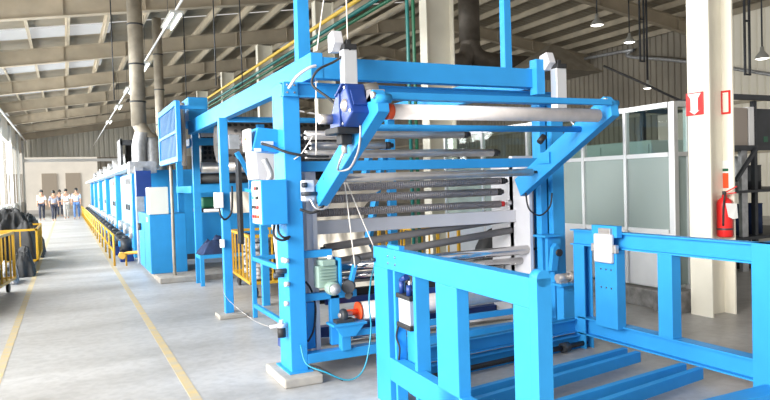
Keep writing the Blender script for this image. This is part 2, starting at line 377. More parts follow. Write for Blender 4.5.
r_ = MB().bar((1.87, 3.93, 2.16), (3.93, 4.0, 2.175), .05, .045).build('arm_tie_bar', 'blue', mc, .004)
C_('arm_tie_tube', 'blue', mc, (1.88, 4.42, 1.995), (3.93, 4.34, 1.99), .025, 14)
t = C_('cardboard_core', 'tube', mc, (1.97, 3.96, 2.062), (3.84, 4.05, 2.075), .052, 28)
for x, s in ((1.92, 1),):
    MB().cyl((x, 3.96 if s > 0 else 4.05, 2.062), (x+.05*s, 3.96 if s > 0 else 4.05, 2.062), .055, 24, .05).build('core_chuck', 'orange', t)
# gearmotor on the left arm
_c, _s = math.cos(.5), math.sin(.5)
def rot(dy, dz): return (4.085+dy*_c+dz*_s, 2.11-dy*_s+dz*_c)
g = MB().prism([rot(-.09, -.115), rot(.09, -.115), rot(.09, .115), rot(-.09, .115)], 'x', 1.68, 1.82).build('gearbox', 'deep', mc, .012)
MB().prism([rot(-.07, .115), rot(.07, .115), rot(.07, .13), rot(-.07, .13)], 'x', 1.66, 1.84).prism([rot(-.10, -.06), rot(-.09, -.06), rot(-.09, .06), rot(-.10, .06)], 'x', 1.70, 1.80).build('cover_flange', 'deep', g, .004)
MB().lathe([(.0, -.02), (.03, -.02), (.032, -.012), (.042, -.012), (.045, 0), (.045, .01)], (1.68, 4.075, 2.11), 22, 'x').build('output_flange', 'steel', g)
for dy in (-.075, .075):
    for dz in (-.09, .09): MB().cyl((1.672, *rot(dy, dz)), (1.68, *rot(dy, dz)), .010, 8).build('bolt', 'chrome', g)
MB().cyl((1.74, 4.1, 2.20), (1.92, 4.08, 2.24), .035, 14).box(1.80, 1.90, 3.92, 3.99, 2.12, 2.2).build('brake_cylinder', 'steel', g)
MB().prism([(4.15, 1.97), (4.33, 1.97), (4.33, 2.03), (4.2, 2.2), (4.15, 2.2)], 'x', 1.67, 1.80).build('motor_bracket', 'deep', g, .004)
MB().box(1.64, 1.80, 4.12, 4.36, 1.93, 1.975).box(1.70, 1.78, 4.2, 4.3, 1.86, 1.93).build('motor_mount', 'dark', g, .008)
MB().cyl((1.58, 4.3, 2.04), (1.67, 4.3, 2.04), .035, 12).build('cable_gland', 'steel', g); MB().cyl((1.74, 4.25, 1.80), (1.74, 4.25, 1.87), .02, 10).build('cable_gland', 'steel', g)
MB().pipe([(1.74, 4.25, 1.82), (1.72, 4.3, 1.74), (1.77, 4.45, 1.69), (1.795, 4.3, 1.70), (1.795, 4.15, 1.80), (1.795, 4.1, 1.90), (1.79, 4.08, 1.98)], .008).build('loop_cable', 'steel', g)
MB().pipe([(2.03, 4.75, 2.64), (1.93, 4.82, 2.55), (1.78, 4.84, 2.47), (1.74, 4.86, 2.36), (1.82, 4.72, 2.24), (1.80, 4.45, 2.12), (1.76, 4.35, 2.05)], .010).build('air_line', 'dark', mc)
MB().pipe([(1.62, 5.08, 2.36), (1.66, 4.98, 2.44), (1.74, 4.93, 2.50), (1.80, 4.93, 2.52)], .012).build('air_line', 'grey', mc)
# cross beam and guide rollers
B('cross_beam', 'blue', mc, 1.725, 4.28, 5.22, 5.30, 1.70, 1.785, bevel=.004)
def roller(name, a, b, r, m, knob=True, shaft=.02):
    a = Vector(a); b = Vector(b); d = (b-a).normalized()
    o = MB().cyl(a, b, r, 24).build(name, m, mc)
    MB().cyl(a-d*shaft*2, a, .013, 10).build('shaft', 'iron', o); MB().cyl(b, b+d*shaft*2, .013, 10).build('shaft', 'iron', o)
    if knob: MB().cyl(b+d*.012, b+d*.055, r*.95, 14).cyl(b+d*.055, b+d*.085, r*.6, 12).build('bearing', 'dark', o)
    return o
roller('guide_roller', (1.93, 5.62, 2.03), (3.57, 5.62, 2.045), .04, 'steel')
roller('guide_roller', (1.93, 5.62, 1.86), (3.92, 5.62, 1.86), .038, 'steel')
roller('guide_roller', (1.93, 5.50, 1.93), (2.65, 5.50, 1.93), .035, 'steel')
roller('pivot_roller', (1.90, 4.84, 1.635), (3.86, 4.92, 1.645), .034, 'steel', False, .05)
roller('spreader_roller', (1.95, 5.6, 1.555), (3.99, 5.6, 1.57), .036, 'ribbed')
roller('spreader_roller', (1.95, 5.6, 1.455), (3.94, 5.6, 1.46), .038, 'ribbed')
rr = roller('spreader_roller', (1.95, 5.6, 1.335), (3.98, 5.6, 1.335), .036, 'ribbed', False)
MB().cyl((3.98, 5.6, 1.335), (4.03, 5.6, 1.335), .028, 12).build('red_stop', 'red', rr)
MB().cyl((4.05, 5.58, 1.345), (4.10, 5.58, 1.345), .028, 12).build('bearing', 'galv', rr)
roller('smooth_roller', (2.07, 5.6, 1.02), (4.08, 5.6, 1.18), .036, 'rubber')
roller('smooth_roller', (2.10, 5.6, .88), (4.11, 5.6, 1.06), .036, 'rubber')
roller('chrome_roller', (2.0, 5.35, .87), (4.15, 5.35, .88), .045, 'chrome', False, .06)
roller('chrome_roller', (2.0, 5.45, .77), (4.13, 5.45, .76), .036, 'chrome', False, .06)
roller('guide_roller', (1.95, 5.75, .70), (4.1, 5.75, .68), .035, 'steel', False)
roller('rubber_roller', (1.95, 5.5, .60), (4.1, 5.5, .58), .06, 'dark', False)
# light grey side frames and cross bar
for x0, x1 in ((1.86, 1.90), (4.12, 4.16)):
    pl = MB().prism([(5.30, .1), (5.95, .1), (5.95, 1.72), (5.30, 1.72)], 'x', x0, x1).build('side_plate', 'grey', mc, .004)
B('grey_pillar', 'grey', mc, 1.76, 1.92, 5.46, 5.52, .1, 1.76)
B('grey_pillar', 'grey', mc, 4.12, 4.42, 5.56, 5.62, .1, 1.82)
MB().box(1.92, 4.12, 5.52, 5.6, 1.15, 1.27).build('grey_cross_bar', 'grey', mc, .004)
for z in (1.24, 1.40): C_('adjusting_screw', 'iron', mc, (4.19, 5.53, z), (4.19, 5.56, z), .02, 12)
# right inner channel and bracket
MB().box(4.19, 4.27, 5.20, 5.22, .1, 2.3).box(4.19, 4.20, 5.22, 5.28, .1, 2.3).box(4.26, 4.27, 5.2, 5.28, .1, 2.3).build('inner_channel', 'blue', mc)
b = MB().prism([(4.14, .68), (4.30, .68), (4.30, 1.02), (4.14, 1.02)], 'y', 5.06, 5.10).box(4.08, 4.28, 5.02, 5.2, 1.02, 1.04).build('roller_bracket', 'blue', mc, .003)
MB().prism([(4.13, .70), (4.20, .70), (4.24, .92), (4.20, .96), (4.16, .92)], 'y', 5.0, 5.05).build('lever', 'blue', b, .003)
C_('bearing', 'dark', b, (4.22, 4.98, .87), (4.22, 5.06, .87), .035, 16)
g2 = MB().box(4.16, 4.32, 4.90, 5.06, .56, .58).box(4.27, 4.42, 5.0, 5.1, .2, .56).build('lower_bracket', 'blue', mc)
MB().cyl((4.18, 4.98, .63), (4.32, 4.98, .63), .04, 14).cyl((4.32, 4.98, .63), (4.35, 4.98, .63), .055, 14).box(4.2, 4.28, 4.95, 5.02, .58, .62).build('small_gearmotor', 'steel', g2)
MB().pipe([(3.94, 5.12, 1.46), (3.96, 5.1, 1.30), (4.09, 5.1, 1.23), (4.21, 5.1, 1.31), (4.24, 5.1, 1.44)], .008).build('air_line', 'dark', mc)
C_('solenoid', 'dark', mc, (4.10, 5.10, 1.93), (4.16, 5.10, 1.99), .03, 12)
# left pivot block
pv = MB().box(1.70, 1.79, 5.02, 5.12, 1.46, 1.63).build('pivot_block', 'grey', mc, .01)
MB().cyl((1.67, 5.0, 1.52), (1.80, 5.0, 1.52), .016, 12).cyl((1.68, 5.01, 1.59), (1.72, 5.01, 1.59), .02, 12).build('pivot_pin', 'iron', pv)
MB().pipe([(1.66, 5.02, 1.40), (1.75, 4.98, 1.37), (1.84, 4.98, 1.42), (1.88, 5.0, 1.52)], .011).build('air_line', 'dark', mc)
MB().pipe([(1.74, 5.0, 1.48), (1.78, 4.96, 1.40), (1.88, 4.96, 1.42), (1.93, 5.0, 1.56)], .008).build('air_line', 'steel', mc)
# control box on the left post
cx = MB().box(1.375, 1.585, 5.10, 5.37, 1.285, 1.64).build('control_box', 'blue', mc, .006)
pn = B('button_panel', 'ivory', cx, 1.367, 1.375, 5.11, 5.36, 1.295, 1.63)
bc = [('dark', 'red', 'white'), ('dark', 'green', 'blue'), ('red', 'dark', 'dark'), ('orange', 'red', 'red')]
for i, row in enumerate(bc):
    for j, c in enumerate(row):
        MB().cyl((1.350, 5.17+.065*j, 1.575-.075*i), (1.367, 5.17+.065*j, 1.575-.075*i), .014, 10).build('button', c, pn)
MB().pipe([(1.50, 5.2, 1.28), (1.47, 5.12, 1.20), (1.52, 5.09, 1.16), (1.585, 5.10, 1.17)], .010).build('conduit', 'dark', mc)
MB().pipe([(1.53, 5.2, 1.28), (1.51, 5.12, 1.22), (1.54, 5.09, 1.18), (1.60, 5.12, 1.18)], .010).build('conduit', 'dark', mc)
# actuator box behind it with coupling to the slender post
ab = MB().prism([(1.37, 1.89), (1.60, 1.86), (1.61, 2.05), (1.42, 2.07)], 'y', 5.30, 5.52).build('actuator_box', 'blue', mc, .006)
MB().box(1.345, 1.372, 5.32, 5.52, 1.88, 2.06).box(1.38, 1.44, 5.29, 5.30, 1.87, 1.90).build('actuator_cover', 'ivory', ab, .004)
C_('indicator', 'yellow', ab, (1.335, 5.42, 1.98), (1.345, 5.42, 1.98), .012, 10)
MB().box(1.44, 1.54, 5.285, 5.30, 1.925, 1.955).build('connector', 'grey', ab)
MB().pipe([(1.44, 5.27, 1.935), (1.50, 5.15, 1.90), (1.60, 5.08, 1.85), (1.76, 5.05, 1.82), (1.93, 5.06, 1.815)], .011).build('power_cable', 'dark', ab)
MB().cyl((1.47, 5.52, 1.99), (1.50, 6.0, 2.0), .05, 14).cyl((1.50, 6.0, 2.0), (1.52, 6.25, 2.01), .035, 12).build('coupling', 'iron', ab)
MB().cyl((1.49, 5.75, 1.995), (1.495, 5.95, 1.998), .056, 14).build('coupling_sleeve', mat('rust_red', (.25, .05, .03), .6), ab)
B('sensor_bracket', 'galv', mc, 1.80, 1.92, 8.05, 8.1, 2.05, 2.22)
sw = B('switch_box', 'white', mc, 1.60, 1.70, 8.02, 8.12, 1.34, 1.53, bevel=.01)
MB().pipe([(1.65, 8.05, 1.34), (1.66, 8.02, 1.25), (1.72, 8.05, 1.2), (1.80, 8.06, 1.3), (1.82, 8.08, 1.6)], .012).build('conduit', 'dark', sw)
B('junction_plate', 'white', mc, 1.655, 1.70, 8.05, 8.12, .86, .96, bevel=.004)
# white hood and dark panel behind post
MB().prism([(1.72, 1.66), (2.0, 1.60), (2.05, 1.96), (1.70, 1.98)], 'y', 6.5, 6.9).build('hood', 'grey', mc, .01)
B('dark_panel', 'dark', mc, 1.86, 1.90, 7.9, 8.05, .9, 1.95)
MB().pipe([(1.74, 6.3, 1.85), (1.80, 6.3, 1.7), (1.76, 6.3, 1.6), (1.82, 6.3, 1.45)], .03).build('flexible_conduit', 'galv', mc)
MB().prism([(1.60, 1.27), (1.72, 1.27), (1.72, .60), (1.66, .62)], 'y', 5.6, 5.64).build('white_guard', 'white', mc)
# lower stand left
st = MB().box(1.985, 2.035, 7.9, 7.95, 0, 1.72).box(2.36, 2.41, 7.9, 7.95, 0, .9).box(1.985, 2.035, 6.0, 6.05, 0, 1.0).build('service_stand', 'blue', mc, .003)
MB().bar((2.01, 7.92, .15), (2.01, 6.0, .15), .04, .05).bar((2.01, 7.92, .72), (2.01, 6.0, .72), .04, .05).bar((2.01, 7.92, .72), (2.38, 7.92, .72), .04, .05).build('stand_rail', 'blue', st)
MB().bar((2.01, 7.92, 1.70), (1.85, 7.9, 2.0), .05, .05).bar((2.01, 7.92, 1.70), (1.72, 6.5, 1.95), .04, .04).bar((1.95, 7.92, 1.55), (2.1, 7.6, 1.5), .05, .04).build('stand_strut', 'blue', st)
# valves on the post
for x, y, z in ((1.565, 5.13, .99), (1.565, 5.20, .99), (1.565, 5.14, .80), (1.565, 5.16, .64)):
    C_('fitting', 'grey', mc, (x-.015, y, z), (x+.02, y, z), .02, 10)
C_('valve', 'iron', mc, (1.50, 5.2, .90), (1.60, 5.2, .90), .022, 10); C_('valve', 'iron', mc, (1.50, 5.27, .86), (1.60, 5.27, .86), .022, 10)
rg = MB().cyl((1.535, 5.22, .36), (1.535, 5.22, .44), .034, 14).build('air_regulator', 'dark', mc)
MB().cyl((1.535, 5.22, .44), (1.535, 5.22, .47), .036, 14).cyl((1.535, 5.22, .47), (1.535, 5.22, .50), .018, 10).cyl((1.44, 5.22, .455), (1.585, 5.22, .455), .014, 10).build('regulator_body', 'grey', rg)
MB().pipe([(1.44, 5.22, .455), (1.40, 5.6, .45), (1.42, 6.6, .46), (1.50, 7.3, .47), (1.66, 8.1, .48)], .0025).build('air_line', 'steel', mc)
# bottom frame, low roller with cardboard core, pillow block, green gearbox
MB().box(1.725, 4.28, 5.14, 5.24, .13, .21).build('bottom_beam', 'blue', mc, .004)
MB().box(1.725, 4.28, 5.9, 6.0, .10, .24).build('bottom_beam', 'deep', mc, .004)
C_('chrome_rod', 'chrome', mc, (1.9, 5.5, .20), (4.1, 5.5, .20), .04, 18)
lb = MB().box(2.02, 2.10, 5.12, 5.20, .20, .42).box(1.92, 2.22, 5.04, 5.22, .42, .44).prism([(1.94, .42), (2.2, .42), (2.12, .33), (2.0, .33)], 'y', 5.05, 5.07).build('pillow_bracket', 'blue', mc, .003)
MB().lathe([(0, -.03), (.03, -.03), (.05, -.02), (.055, .0), (.05, .02), (.03, .03), (0, .03)], (2.04, 5.12, .50), 18, 'x').box(1.96, 2.12, 5.08, 5.16, .44, .47).build('pillow_block', 'iron', lb, .004)
MB().cyl((2.0, 5.12, .50), (2.12, 5.14, .50), .02, 10).build('shaft', 'steel', lb)
ct = C_('cardboard_core', 'tube', mc, (2.215, 5.19, .50), (3.75, 5.30, .485), .078, 30)
MB().cyl((2.09, 5.18, .50), (2.20, 5.19, .50), .028, 16).cyl((2.195, 5.19, .50), (2.216, 5.19, .50), .082, 24).build('core_chuck', 'orange', ct)
MB().box(2.1, 4.12, 5.08, 5.12, .32, .37).build('low_rail', 'blue', mc)
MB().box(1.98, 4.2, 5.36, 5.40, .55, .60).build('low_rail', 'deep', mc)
B('stub_beam', 'blue', mc, 1.725, 1.98, 5.18, 5.24, .99, 1.05, bevel=.003)
gb = MB().box(1.83, 2.0, 5.12, 5.24, .74, .92).cyl((1.93, 5.02, .74), (1.93, 5.12, .74), .055, 18).box(1.86, 1.98, 5.10, 5.26, .92, .97).build('worm_gearbox', 'green', mc, .008)
for q in range(5): MB().box(1.85, 1.98, 5.105, 5.12, .79+.026*q, .80+.026*q).build('cooling_fin', 'green', gb)
MB().lathe([(0, -.02), (.02, -.02), (.03, -.005), (.045, 0), (.045, .01)], (1.93, 5.0, .74), 16, 'y').build('fan_cover', 'galv', gb)
C_('oil_cap', 'white', gb, (1.96, 5.18, .97), (1.96, 5.18, 1.0), .025, 12)
B('gearbox_plate', 'blue', gb, 2.005, 2.02, 5.08, 5.26, .70, .98)
MB().box(1.96, 2.04, 5.2, 5.26, .24, .66).box(1.73, 2.2, 5.2, 5.26, .63, .69).build('lower_strut', 'blue', mc, .003)
B('lower_strut', 'blue', mc, 1.78, 1.85, 5.30, 5.36, .21, .60)
ch = MB().bar((2.16, 5.10, .96), (2.08, 5.08, .70), .035, .05, (0, 1, 0)).build('chain_guard', 'blue', mc, .004)
for q in ((2.14, 5.07, .95, .04), (2.06, 5.05, .74, .055), (2.06, 5.05, .67, .03)): MB().cyl(q[:3], (q[0]+.04, q[1]+.07, q[2]), q[3], 14).build('sprocket', 'iron', ch)
MB().pipe([(1.75, 5.2, .30), (1.82, 5.25, .38), (1.86, 5.3, .55), (1.83, 5.3, .70), (1.78, 5.3, .78)], .009).build('air_line', 'dark', mc)
MB().pipe([(1.95, 4.95, .01), (1.88, 5.0, .05), (1.80, 5.1, .10), (1.74, 5.14, .12)], .008).build('air_line', 'dark', mc)
MB().pipe([(2.04, 4.45, 1.0), (2.20, 4.9, .80), (2.20, 4.95, .60), (2.21, 4.95, .38), (2.12, 4.9, .10), (1.98, 4.9, .02), (1.80, 4.95, .10), (1.68, 5.05, .16), (1.66, 5.12, .30)], .006).build('air_line', 'hose', mc)
# ropes threaded over the arm
for pts in (((2.04, 4.98, 1.62), (2.16, 4.99, 1.34), (2.29, 5.02, 1.06)), ((2.03, 4.98, 1.62), (2.07, 5.0, 1.3), (2.12, 5.03, .90)), ((1.84, 5.05, 2.43), (1.83, 5.05, 2.1), (1.82, 5.05, 1.83)), ((1.80, 4.9, 2.63), (1.84, 4.9, 2.86), (1.93, 4.9, 3.35)), ((2.02, 4.8, 2.7), (2.02, 4.8, 3.1), (2.02, 4.8, 3.7)), ((1.80, 5.06, 1.98), (1.72, 5.1, 1.85), (1.66, 5.13, 1.80))):
    MB().pipe(pts, .005, 6).build('rope', 'rope', mc)
C_('hook_ring', 'red', mc, (2.03, 4.96, 1.64), (2.05, 5.0, 1.64), .022, 12)
# frame seen inside / behind: blue uprights and upper rear tubes
for x, y, z1 in ((2.3, 8.6, 2.4), (3.55, 8.6, 2.45)): B('inner_post', 'blue', mc, x, x+.09, y, y+.09, 0, z1)
MB().bar((3.75, 8.2, 2.1), (3.2, 7.9, .5), .08, .08).bar((3.95, 8.2, 2.1), (3.45, 7.9, .5), .08, .08).build('slanted_brace', 'blue', mc)
C_('perforated_drum', PERF, mc, (1.90, 9.2, 2.22), (3.95, 9.2, 2.22), .30, 40)
C_('upper_tube', 'blue', mc, (1.87, 8.4, 2.44), (3.97, 8.4, 2.44), .035, 16)
C_('steel_roller', 'steel', mc, (1.88, 8.75, 1.86), (3.96, 8.75, 1.86), .05, 18)
# cream cloth web threaded behind the rollers
mb = MB(); nn = 24; vs = []
pth = [(5.95, 1.62), (6.6, 1.50), (7.1, 1.30), (7.3, .95), (7.0, .55), (6.4, .42)]
for i, (yy, zz) in enumerate(pth):
    for k in range(nn+1):
        x = 2.05+.95*k/nn; vs.append((x+.07*i, yy+.03*math.sin(k*1.3+i), zz+.02*math.sin(k*.9+i*2)))
mb.add(vs, [(i*(nn+1)+k, i*(nn+1)+k+1, (i+1)*(nn+1)+k+1, (i+1)*(nn+1)+k) for i in range(len(pth)-1) for k in range(nn)], True)
o = mb.build('cloth_web', 'fabw'); tag(o, 'cream cloth web hanging behind the steel rollers of the winding machine', 'cloth')

# ================================================================== ROLL CRADLE WITH TWO SIDE GATES
cr = thing('roll_cradle', 'low sky blue steel cradle with two open side gates and fork bars', 'cradle', (2.0, 4.42, 0))
ANG = math.atan2(-.085, -1.97)
F0 = Vector((2.02, 4.44, 0)); dv = Vector((-.085, -1.90, 0)).normalized(); nv = Vector((-dv.y, dv.x, 0))   # nv points to +x
def gp(s, n, z): return F0+dv*s+nv*n+Vector((0, 0, z))
def gbox(mb, s0, s1, n0, n1, z0, z1):
    vs = [gp(s, n, z) for z in (z0, z1) for s, n in ((s0, n0), (s1, n0), (s1, n1), (s0, n1))]
    return mb.add(vs, [(0, 3, 2, 1), (4, 5, 6, 7), (0, 1, 5, 4), (1, 2, 6, 5), (2, 3, 7, 6), (3, 0, 4, 7)])
W = .08
gbox(MB(), 0, 1.94, 0, W, .985, 1.13).build('top_rail', 'blue', cr, .004)
gbox(MB(), 0, .25, 0, W, 0, .985).build('gate_post', 'blue', cr, .004)
gbox(MB(), .79, .98, 0, .05, .15, .985).build('gate_post', 'blue', cr, .004) if False else None
for s0, s1, n1 in ((.98, 1.24, W), (1.80, 1.94, W)):
    gbox(MB(), s0, s1, 0, n1, .05, .985).build('gate_post', 'blue', cr, .004)
gbox(MB(), .25, 1.80, 0, W, .20, .36).build('bottom_rail', 'blue', cr, .004)
gbox(MB(), .62, .66, .02, .12, .05, .985).build('gate_stile', 'blue', cr, .003)
gbox(MB(), .30, .33, .02, .10, .05, .985).build('gate_stile', 'blue', cr, .003)
e = gbox(MB(), 1.94, 2.0, 0, W, .05, 1.13); e.cyl(gp(1.94, W/2, 1.13), gp(2.0, W/2, 1.13), W/2, 24); e.build('end_plate', 'blue', cr)
gbox(MB(), .22, .42, .02, .06, 1.13, 1.155).build('top_plate', 'blue', cr)
C_('pin', 'iron', cr, gp(.03, -.03, 1.03), gp(.03, 0, 1.03), .016, 10)
for s in (.28, .40):
    for z in (1.08, 1.03): C_('bolt', 'chrome', cr, gp(s, -.008, z), gp(s, 0, z), .009, 8)
cy = gbox(MB(), .36, .54, .03, .13, .63, .80).build('air_cylinder', 'alu', cr, .006)
for q in (.80, .60): gbox(MB(), .34, .56, .02, .14, q, q+.03).build('cylinder_cap', 'dark', cy, .004)
C_('piston_rod', 'chrome', cy, gp(.45, .08, .83), gp(.45, .08, .95), .014, 10)
MB().cyl(gp(.38, .05, .83), gp(.38, .05, .92), .02, 10).cyl(gp(.50, .05, .83), gp(.50, .05, .90), .02, 10).cyl(gp(.38, .05, .92), gp(.46, .05, .95), .02, 10).build('elbow_fitting', 'deep', cy)
gbox(MB(), .34, .52, .10, .13, .12, .60).build('slide_plate', 'blue', cr)
MB().pipe([gp(.35, .03, .60), gp(.33, .02, .52), gp(.36, .03, .45), gp(.34, .03, .36)], .007).build('air_line', 'dark', cr)
# right gate: I-sections along Y
XG = 4.26
ibeam_y(MB(), XG, XG+.10, 1.6, 4.88, .955, 1.10).build('top_rail', 'blue', cr)
ibeam_y(MB(), XG, XG+.12, 1.6, 4.80, .13, .29).build('bottom_rail', 'blue', cr)
def ipost(x0, x1, y0, y1, z0, z1):   # I section standing, flanges facing -y / +y
    t = .01; xc = (x0+x1)/2
    return MB().box(x0, x0+t, y0, y1, z0, z1).box(x1-t, x1, y0, y1, z0, z1).box(x0+t, x1-t, (y0+y1)/2-.005, (y0+y1)/2+.005, z0, z1).build('gate_post', 'blue', cr)
ipost(XG, XG+.10, 4.70, 4.84, .0, .955)
B('gate_post', 'blue', cr, XG, XG+.10, 3.72, 3.86, .29, .955, bevel=.003)
B('gate_post', 'blue', cr, XG-.01, XG+.20, 2.86, 3.04, .0, 1.10, bevel=.003)
jp = B('cover_plate', 'blue', cr, XG-.06, XG+.04, 4.24, 4.50, .27, .95, bevel=.004)
for z in (.62, .78):
    for y in (4.30, 4.36, 4.42): C_('bolt', 'chrome', jp, (XG-.065, y, z), (XG-.06, y, z), .008, 8)
jb = B('bearing_housing', 'grey', cr, XG-.10, XG-.06, 4.26, 4.47, .84, 1.09, bevel=.012)
for q in ((4.22, 4.26, .93, 1.0), (4.47, 4.51, .93, 1.0), (4.28, 4.42, 1.09, 1.14)): MB().box(XG-.09, XG-.05, *q).build('housing_lug', 'steel', jb, .004)
B('housing_backplate', 'blue', cr, XG-.06, XG, 4.23, 4.53, 1.06, 1.16, bevel=.003)
# channels across the back and forks
def xb(name, a, b, h, t=.06, m='blue'):
    a = Vector(a); b = Vector(b); d = (b-a).normalized(); y = Vector((0, 0, 1)).cross(d); vs = []
    mb = MB(); mb.bar(a+Vector((0, 0, h/2)), b+Vector((0, 0, h/2)), t*.2, h)
    mb.bar(a+Vector((0, 0, h-.005)), b+Vector((0, 0, h-.005)), t, .01); mb.bar(a+Vector((0, 0, .005)), b+Vector((0, 0, .005)), t, .01)
    return mb.build(name, m, cr)
xb('rear_channel', (2.14, 4.63, .14), (4.36, 4.86, .14), .12, .09)
xb('rear_channel', (2.14, 4.59, .0), (4.36, 4.82, .0), .12, .09)
C_('drive_shaft', 'dark', cr, (2.1, 4.50, .05), (4.30, 4.74, .05), .022, 12)
C_('drive_collar', 'iron', cr, (3.98, 4.70, .05), (4.06, 4.71, .05), .045, 14)
for a, b in (((2.1, 3.83, .10), (4.19, 4.15, .10)), ((2.1, 3.66, .10), (4.19, 4.01, .10)), ((2.06, 3.30, .10), (4.21, 3.58, .10)), ((2.05, 3.10, .10), (4.22, 3.44, .10))):
    MB().bar(a, b, .05, .085).build('fork_bar', 'blue', cr, .003)
MB().box(2.1, 4.3, 2.80, 2.95, .02, .14).build('front_beam', 'blue', cr, .004)
MB().prism([(2.86, .14), (2.60, .14), (2.60, .75), (2.66, .75)], 'x', 4.24, 4.30).build('gusset', 'blue', cr)

# ================================================================== CABINET, LOUVRE, REAR MACHINE
cb = thing('control_cabinet', 'sky blue floor cabinet with ivory control box on its upper corner', 'cabinet', (1.30, 12.3, .09))
B('body', 'blue', cb, 1.30, 1.92, 12.3, 14.2, .09, 1.14, bevel=.008)
B('control_panel', 'ivory', cb, 1.30, 1.63, 12.28, 12.7, 1.14, 1.62, bevel=.008)
B('display_housing', 'deep', cb, 1.22, 1.50, 13.6, 13.9, 1.45, 1.95, bevel=.006)
B('grey_upright', 'galv', cb, 1.27, 1.42, 14.25, 14.45, .09, 2.05)
C_('handwheel', 'iron', cb, (1.24, 13.8, .86), (1.30, 13.8, .86), .07, 16)
B('warning_plate', 'ivory', cb, 1.295, 1.30, 12.6, 12.75, 1.0, 1.08)
B('door_seam', 'deep', cb, 1.297, 1.30, 13.2, 13.215, .12, 1.1)
gp_ = MB().pipe([(1.64, 11.9, 2.2), (1.64, 11.9, 1.2), (1.64, 11.9, .12), (1.70, 11.9, .03), (1.9, 11.9, .03), (3.0, 12.0, .03)], .028, 10, 4).build('drain_pipe', 'duct'); tag(gp_, 'grey steel pipe dropping to the floor in front of the blue cabinet', 'pipe')
rm = thing('dyeing_machine', 'blue framed padding machine with dark perforated drum behind the slender post', 'machine', (1.9, 11.2, 0))
for x, y in ((1.90, 11.4), (1.90, 13.2), (4.3, 11.4), (4.3, 13.2)): B('post', 'blue', rm, x+.03, x+.14, y, y+.11, 0 if y<11.6 else .09, 2.64)
for z0, z1 in ((1.50, 1.63), (2.30, 2.42), (.42, .50), (2.53, 2.64)): B('cross_beam', 'blue', rm, 2.04, 4.3, 11.4, 11.5, z0, z1)
for x in (1.90, 4.3): 
    for z0 in (1.50, 2.3): B('side_rail', 'blue', rm, x, x+.1, 11.51, 13.2, z0, z0+.12)
B('lower_panel', 'blue', rm, 2.01, 4.3, 11.6, 11.64, .70, 1.15)
dm = C_('perforated_drum', PERF, rm, (2.1, 11.9, 2.22), (4.25, 11.9, 2.22), .36, 40)

C_('steel_roller', 'steel', rm, (2.06, 11.35, 1.92), (4.25, 11.35, 1.92), .09, 24)
C_('steel_roller', 'steel', rm, (2.06, 11.3, 2.48), (4.25, 11.3, 2.48), .05, 20)
C_('rubber_roller', 'dark', rm, (2.06, 11.5, 1.74), (4.25, 11.5, 1.74), .09, 24)
B('dye_trough', 'iron', rm, 2.05, 4.25, 11.7, 12.3, 1.16, 1.22)
C_('steel_roller', 'steel', rm, (2.06, 11.3, 1.20), (4.25, 11.3, 1.20), .03, 16)
B('drive_motor', 'dkgreen', rm, 2.12, 2.5, 11.75, 12.0, 1.23, 1.42, bevel=.03)
# cream cloth apron on it
vs = []; nn = 14
for i in range(7):
    for k in range(nn+1): vs.append((2.35+.75*k/nn+.03*i, 11.28-.01*i+.015*math.sin(k*1.7), 1.50-.06*i))
o = MB().add(vs, [(i*(nn+1)+k, i*(nn+1)+k+1, (i+1)*(nn+1)+k+1, (i+1)*(nn+1)+k) for i in range(6) for k in range(nn)], True).build('cloth_apron', 'fabw'); tag(o, 'short white cloth hanging from the padding machine behind the slender post', 'cloth')
tb = thing('work_table', 'low blue steel table under a heap of navy cloth', 'table', (1.90, 10.88, 0))
B('table_top', 'blue', tb, 1.90, 3.2, 10.88, 11.35, .44, .50)
for x in (1.90, 3.14):
    for y in (10.88, 11.29): B('leg', 'blue', tb, x, x+.06, y, y+.06, 0, .44)
def heap(name, m, cx, cy, z0, sx, sy, h, seed, lab, cat='cloth', stuff=False, group=None, rough=.35):
    rnd = random.Random(seed); N = 46; vs = []; ph = [rnd.uniform(0, 6.28) for _ in range(8)]
    for i in range(N+1):
        for j in range(N+1):
            u = i/N*2-1; v = j/N*2-1; r = max(abs(u), abs(v)); prof = (1-r**4)
            f = 1+rough*(math.sin(5*u+ph[0])*math.sin(4*v+ph[1])*.5+math.sin(11*u+4*v+ph[2])*.3+math.sin(9*v-7*u+ph[3])*.25)
            q = noise.fractal(Vector((u*2.2*sx/.5+seed, v*2.2*sy/.5, seed*1.7)), 1.0, 2.2, 4); f = 1+rough*(1-abs(q)*3.2)*.8+rough*.3*math.sin(4*v+ph[1])
            vs.append((cx+sx*u*(1+.06*math.sin(7*v+ph[4])), cy+sy*v*(1+.05*math.sin(8*u+ph[5])), z0+max(.0, h*prof*f)+.002))
    mb = MB().add(vs, [(i*(N+1)+j, (i+1)*(N+1)+j, (i+1)*(N+1)+j+1, i*(N+1)+j+1) for i in range(N) for j in range(N)], True)
    vs2 = [(cx-sx, cy-sy, z0), (cx+sx, cy-sy, z0), (cx+sx, cy+sy, z0), (cx-sx, cy+sy, z0)]; mb.add(vs2, [(0, 1, 2, 3)])
    o = mb.build(name, m); tag(o, lab, cat, group); return o
heap('cloth_heap', 'navy', 2.5, 11.12, .50, .58, .20, .26, 5, 'crumpled navy blue cloth heap lying on the low blue table', rough=.25)
